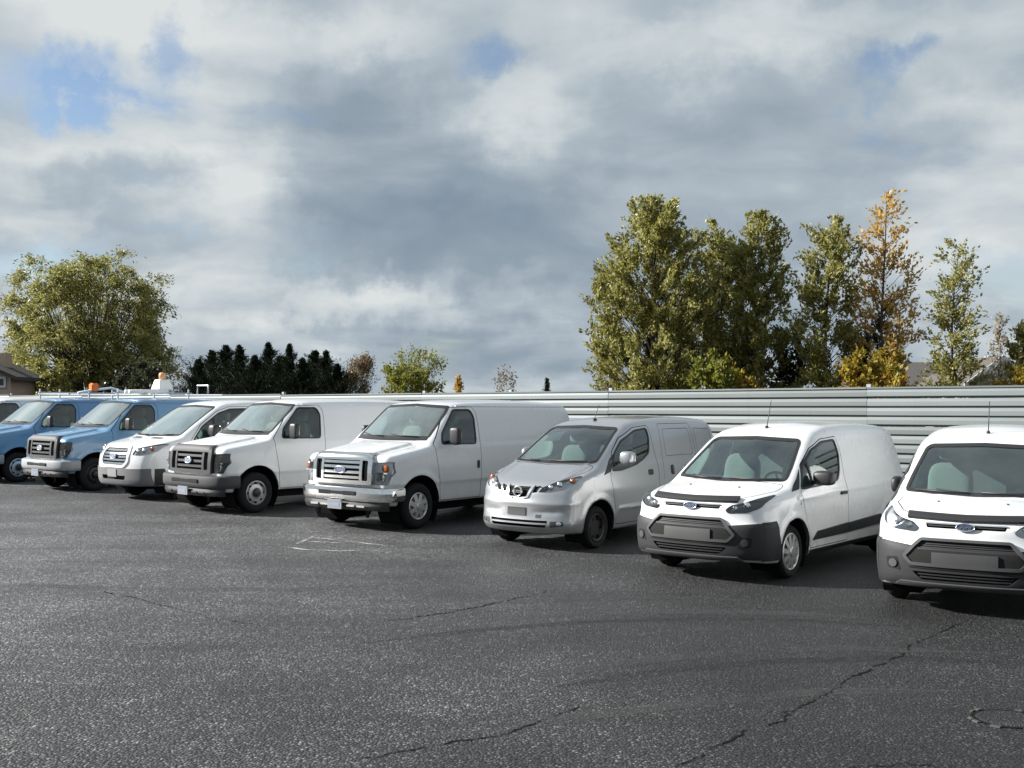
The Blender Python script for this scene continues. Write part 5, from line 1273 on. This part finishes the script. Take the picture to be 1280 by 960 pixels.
for j, (px, top, half) in enumerate(((248, 452, 15), (264, 436, 16), (282, 431, 16), (299, 433, 15), (318, 441, 15), (335, 427, 15), (349, 446, 14), (361, 433, 14), (378, 446, 14), (394, 438, 14), (407, 440, 13), (421, 452, 13))):
    conifer({5: 'tallest pointed dark conifer in the clump behind the fence', 0: 'short dark conifer at the clump end nearest the large olive tree', 11: 'short dark conifer at the clump end beside the brown round tree'}.get(j, 'dark pointed conifer inside the clump behind the fence'), px, 80 + 3 * ((j * 7) % 4), top + (j * 5) % 7 - 3, half * (2.9 + .7 * ((j * 3) % 4) / 3), 30 + j, 19000, CG)
bare_tree('brown round tree with dry leaves beside the conifer clump', 447, 84, 445, 25, 51, 6, nleaf=5000, kind_='dry')
bare_tree('thin half bare tree rising above a yellow green shrub', 515, 80, 432, 42, 52, 6, nleaf=1300, kind_='lime', lsize=.2)
tree('yellow_green_shrub', 'yellow green shrub under the thin half bare tree', 508, 77, 453, 38, 'lime', 9000, .2, 53, [(0, .9), (.5, 1.0), (.8, .7), (1, .2)], .05, (25, 60), 50, 6, .14, cat='shrub', stems=3, trunk_r=.05)
tree('orange_shrub', 'small orange autumn tree poking above the fence', 574, 82, 467, 9, 'orange', 2500, .17, 54, [(0, .9), (.4, 1.0), (.8, .5), (1, .1)], .1, (40, 65), 30, 5, .08, trunk_r=.05)
bare_tree('bare brown bush with fine twigs above the fence', 625, 78, 457, 25, 55, 6, nleaf=700, kind_='dry', cat='bush', name='bare_bush')
conifer('small lone dark conifer tip above the fence', 684, 84, 473, 13, 56, 4000)
bare_tree('gnarled bare tree leaning beside the tall green poplars', 752, 52, 455, 32, 57, 5, cat='tree', spread=46)
def crown_tree(name, label, px, D, top, half, kind_, ncl, per, size, seed, prof, h0=.04, lean=0.0, gap=.25, aspect=.5, upw=.8):
    """single trunk, rising limbs, flame-like leaf sprays spread unevenly through a lumpy crown"""
    rg = np.random.default_rng(seed); X = (px - 640) / FPX * D; H = CAMH + (HOR - top) / FPX * D; Rw = half / FPX * D; pf = tab(prof)
    root = add_obj(name, None); root.location = (X, D, 0); tag(root, label, 'tree'); mb = MB(); C = []; Dr = []; ph = rg.random(8) * 6.28
    ax = lambda t: np.array([lean * t * t + .012 * H * math.sin(5 * t + ph[0]), .012 * H * math.sin(4 * t + ph[1]), H * t])
    ts = np.linspace(0, .97, 12); mb.tube([ax(t) for t in ts], list(H * .013 * (1 - .93 * ts ** .8)), 7)
    n_ = 0
    while n_ < ncl:
        t = h0 + (1 - h0) * rg.random(); w = float(pf(t))
        if rg.random() > w ** 1.3 + .08: continue
        az = rg.random() * 6.2832; rr = rg.random() ** .55
        hole = math.sin(2 * az + 7 * t + ph[2]) + math.sin(3 * az - 11 * t + ph[3]) + .8 * math.sin(5 * az + 17 * t + ph[4])
        if rr > .45 and hole < -1.6 + gap * 2: continue
        lump = 1 + .13 * math.sin(3 * az + 6 * t + ph[5]) + .10 * math.sin(4 * az - 13 * t + ph[6]) + .08 * math.sin(23 * t + ph[7])
        rad = Rw * w * rr * lump * .92; a0 = ax(t); c = a0 + np.array([math.cos(az) * rad, math.sin(az) * rad, 0]); n_ += 1
        b0 = ax(max(.03, t - rad * 1.1 / H)); md = (b0 + c) / 2 - np.array([0, 0, .06 * rad])
        mb.tube([b0, md, c], max(.012, .035 * (1 - t) + .012 * rr), 4, r2=.006)
        out = np.array([math.cos(az), math.sin(az), 0.0])
        for j in range(3):
            td = unit((out * rg.uniform(.3, .9) + np.array([0, 0, upw]) + rg.normal(0, .28, 3))[None])[0]; L = rg.uniform(.45, 1.0) * (.75 + .5 * rr)
            u = rg.random((per, 1)); q = c + td * L * u + rg.normal(0, .10, (per, 3)) * (1.25 - .75 * u); C.append(q); Dr.append(np.tile(td, (per, 1)))
            if j == 0: mb.tube([c, c + td * L * .9], .010, 4, r2=.004)
    C = np.concatenate(C); C[:, 2] = np.minimum(C[:, 2], H + .15)
    add_obj('crown', leaf_mesh('crown', C, np.concatenate(Dr), size, rg, LM[kind_], aspect), None, root)
    add_obj('trunk', mb.mesh('trunk', smooth=True), M_BARK, root); return root
pc = [(0, .72), (.12, .90), (.3, 1.0), (.5, .97), (.68, .84), (.82, .64), (.93, .38), (1, .12)]
crown_tree('poplar_tree', 'tallest broad green poplar behind the fence', 820, 52, 252, 80, 'poplar', 520, 36, .18, 61, pc)
crown_tree('poplar_tree', 'green poplar with dark trunk right of the broadest poplar, yellowish at its foot', 896, 54, 280, 56, 'poplar', 300, 32, .18, 62, pc)
crown_tree('poplar_tree', 'green poplar with open dark right side beside the shaded shrub', 946, 52, 270, 48, 'poplar', 230, 30, .18, 63, pc, gap=.4)
tree('lime_shrub', 'yellow green shrub glowing at the foot of the poplars', 893, 47, 434, 26, 'lime', 7000, .19, 64, [(0, .9), (.4, 1.0), (.8, .7), (1, .2)], .05, (25, 60), 45, 6, .10, cat='shrub', stems=3, trunk_r=.05)
tree('rust_shrub', 'low rusty autumn shrub beneath the poplars', 925, 48, 452, 22, 'yellow', 4500, .17, 65, [(0, .9), (.4, 1.0), (.8, .7), (1, .2)], .05, (25, 60), 40, 6, .10, cat='shrub', stems=3, trunk_r=.05)
tree('dark_shrub', 'dark upright shrub in the gap between the poplars', 988, 53, 398, 26, 'dark', 7000, .17, 66, [(0, .9), (.4, .9), (.75, .6), (1, .12)], .05, (45, 70), 50, 6, .12, cat='shrub', stems=4, trunk_r=.06)
crown_tree('poplar_tree', 'slender green poplar next to the orange autumn tree', 1036, 50, 276, 38, 'poplar', 190, 30, .17, 67, [(0, .85), (.25, 1.0), (.5, .95), (.72, .82), (.88, .58), (1, .18)], gap=.35)
crown_tree('autumn_tree', 'tall orange autumn tree with thinning crown and bare upper branches', 1106, 50, 247, 42, 'orange', 150, 13, .19, 68, [(0, .25), (.25, .8), (.45, 1.0), (.7, .85), (.9, .5), (1, .2)], h0=.2, gap=.5)
tree('dark_shrub', 'dark leafy shrub behind the orange autumn tree', 1082, 51, 385, 26, 'dark', 5000, .17, 69, [(0, .9), (.4, 1.0), (.8, .7), (1, .2)], .05, (35, 65), 45, 6, .12, cat='shrub', stems=3, trunk_r=.06)
tree('yellow_shrub', 'golden yellow shrub at the foot of the orange autumn tree', 1098, 46, 432, 36, 'yellow', 10000, .19, 70, [(0, .95), (.4, 1.0), (.8, .75), (1, .3)], .05, (20, 55), 50, 6, .12, cat='shrub', stems=3, trunk_r=.05)
crown_tree('narrow_poplar', 'narrow green poplar standing alone before the houses', 1188, 48, 299, 32, 'poplar', 120, 26, .16, 71, [(0, .75), (.2, 1.0), (.4, .9), (.6, .7), (.8, .62), (.93, .5), (1, .2)], lean=.5, gap=.45, upw=.45)
tree('pale_tree', 'small pale dry tree in front of the gabled house', 1248, 52, 384, 17, 'pale', 1100, .15, 72, None, .15, (45, 70), 40, 5, .09, bark=M_BARKG, trunk_r=.07)
tree('edge_tree', 'green tree with golden base beyond the gabled house', 1284, 48, 398, 28, 'poplar', 7000, .2, 73, None, .05, (35, 62), 50, 6, .12)
tree('yellow_shrub', 'golden shrub beside the gabled house wall', 1272, 47, 452, 20, 'yellow', 4000, .17, 74, [(0, .95), (.4, 1.0), (.8, .75), (1, .3)], .05, (20, 55), 40, 6, .10, cat='shrub', stems=3, trunk_r=.05)

# ------------------------------------------------------------------ houses
def brick_mat(name, c1, c2):
    def b(n, p):
        co = n.add('ShaderNodeTexCoord').outputs['Object']; q = n.add('ShaderNodeMapping', {0: co}); q.inputs['Rotation'].default_value = (R(90), 0, 0)
        t = n.add('ShaderNodeTexBrick', {'Vector': q.outputs[0], 'Color1': (*c1, 1), 'Color2': (*c2, 1), 'Mortar': (.40, .37, .33, 1), 'Scale': 4.0}); n.l.new(t.outputs[0], p.inputs['Base Color'])
    return principled(name, c1, .9, build=b)
M_BRICK = brick_mat('tan_brick', (.55, .41, .30), (.48, .36, .26)); M_ROOF = principled('roof_shingle', (.060, .057, .053), .9, build=grain(5, .35, .5)); M_ROOFB = principled('roof_shingle_brown', (.085, .075, .063), .9, build=grain(5, .3, .5))
M_TRIM = principled('white_trim', (.72, .72, .70), .6, build=grain(9, .08)); M_SIDING = principled('house_siding', (.09, .085, .08), .8, build=grain(4, .2)); M_PANE = principled('dark_pane', (.02, .024, .028), .12, build=grain(4, .2)); M_TAN = principled('tan_siding', (.40, .34, .27), .8, build=grain(4, .15))
def house(label, X, D, wx, wy, eave, ridge, rot, wall_m, roof_m, gable_trim=False, windows=()):
    """ridge along local y when gable faces the camera, else along x"""
    root = add_obj('house', None); root.location = (X, D, 0); root.rotation_euler = (0, 0, R(rot)); tag(root, label, 'house')
    hx, hy = wx / 2, wy / 2; m = MB()
    m.V = [(-hx, -hy, 0), (hx, -hy, 0), (hx, hy, 0), (-hx, hy, 0), (-hx, -hy, eave), (hx, -hy, eave), (hx, hy, eave), (-hx, hy, eave), (0, -hy, ridge - .06), (0, hy, ridge - .06)]
    m.F = [(0, 1, 5, 8, 4), (1, 2, 6, 5), (2, 3, 7, 9, 6), (3, 0, 4, 7)]; add_obj('wall', m.mesh('wall'), wall_m, root)
    m = MB(); o = .45; sl = (ridge - eave) / hx
    for sg in (1, -1):
        b = len(m.V); xe = sg * (hx + o); ze = eave - o * sl
        for y in (-hy - o, hy + o): m.V += [(0, y, ridge), (xe, y, ze), (xe, y, ze + .16), (0, y, ridge + .16)]
        m.F += [tuple(b + i for i in q) for q in ((0, 1, 2, 3), (4, 7, 6, 5), (3, 2, 6, 7), (0, 4, 5, 1), (1, 5, 6, 2))]
    rf = add_obj('roof', m.mesh('roof'), roof_m, root)
    add_obj('chimney', MB().box(hx * .35, hx * .35 + .6, -.3, .3, ridge - 1.0, ridge + .28).mesh('chimney', bevel=.02), wall_m, rf)
    if gable_trim:
        for sg in (1, -1):
            xe = sg * (hx + o); ze = eave - o * sl; y = -hy - o - .06; mm = MB()
            mm.V = [(0, y, ridge + .2), (xe, y, ze + .2), (xe, y, ze - .15), (0, y, ridge - .15), (0, y + .05, ridge + .2), (xe, y + .05, ze + .2), (xe, y + .05, ze - .15), (0, y + .05, ridge - .15)]
            mm.F = [(0, 1, 2, 3), (4, 7, 6, 5), (0, 4, 5, 1), (2, 6, 7, 3), (1, 5, 6, 2)]; add_obj('barge_board', mm.mesh('barge_board'), M_TRIM, rf)
        zt = eave + (ridge - eave) * .42; xt = hx * .58; add_obj('gable_tie', MB().box(-xt, xt, -hy - o - .06, -hy - o - .01, zt - .1, zt + .1).mesh('gable_tie'), M_TRIM, rf)
        add_obj('gable_post', MB().box(-.1, .1, -hy - o - .055, -hy - o - .012, zt, ridge).mesh('gable_post'), M_TRIM, rf)
    for (x0, x1, z0, z1) in windows:
        w = add_obj('window', MB().box(x0, x1, -hy - .03, -hy + .02, z0, z1).mesh('pane'), M_PANE, root)
        add_obj('frame', MB().box(x0 - .1, x1 + .1, -hy - .06, -hy - .031, z1, z1 + .1).box(x0 - .1, x1 + .1, -hy - .08, -hy - .031, z0 - .1, z0).box(x0 - .1, x0, -hy - .06, -hy - .031, z0, z1).box(x1, x1 + .1, -hy - .06, -hy - .031, z0, z1).mesh('frame'), M_TRIM, w)
    return root
PX = lambda px, D: (px - 640) / FPX * D
house('tan brick house with dark roof and windows beside the large olive tree', PX(-50, 50), 52, 3.9, 2.6, 3.42, 4.25, 0, M_BRICK, M_ROOF, windows=((.75, 1.15, 3.0, 3.3), (1.35, 1.65, 3.0, 3.3)))
house('grey roofed house with its gable end hidden by the narrow poplar', PX(1146, 74), 77, 5.0, 5.6, 3.45, 4.95, 62, M_SIDING, M_ROOF, True)
house('house with white trimmed gable and brown shingle roof', PX(1238, 64), 66, 3.6, 6.0, 3.45, 4.75, 2, M_TAN, M_ROOFB, True, windows=((-.5, .5, 2.9, 3.5),))
house('long brown roofed house behind the white trimmed gable', PX(1225, 80), 84, 5.2, 9.5, 3.6, 5.1, 90, M_SIDING, M_ROOFB)
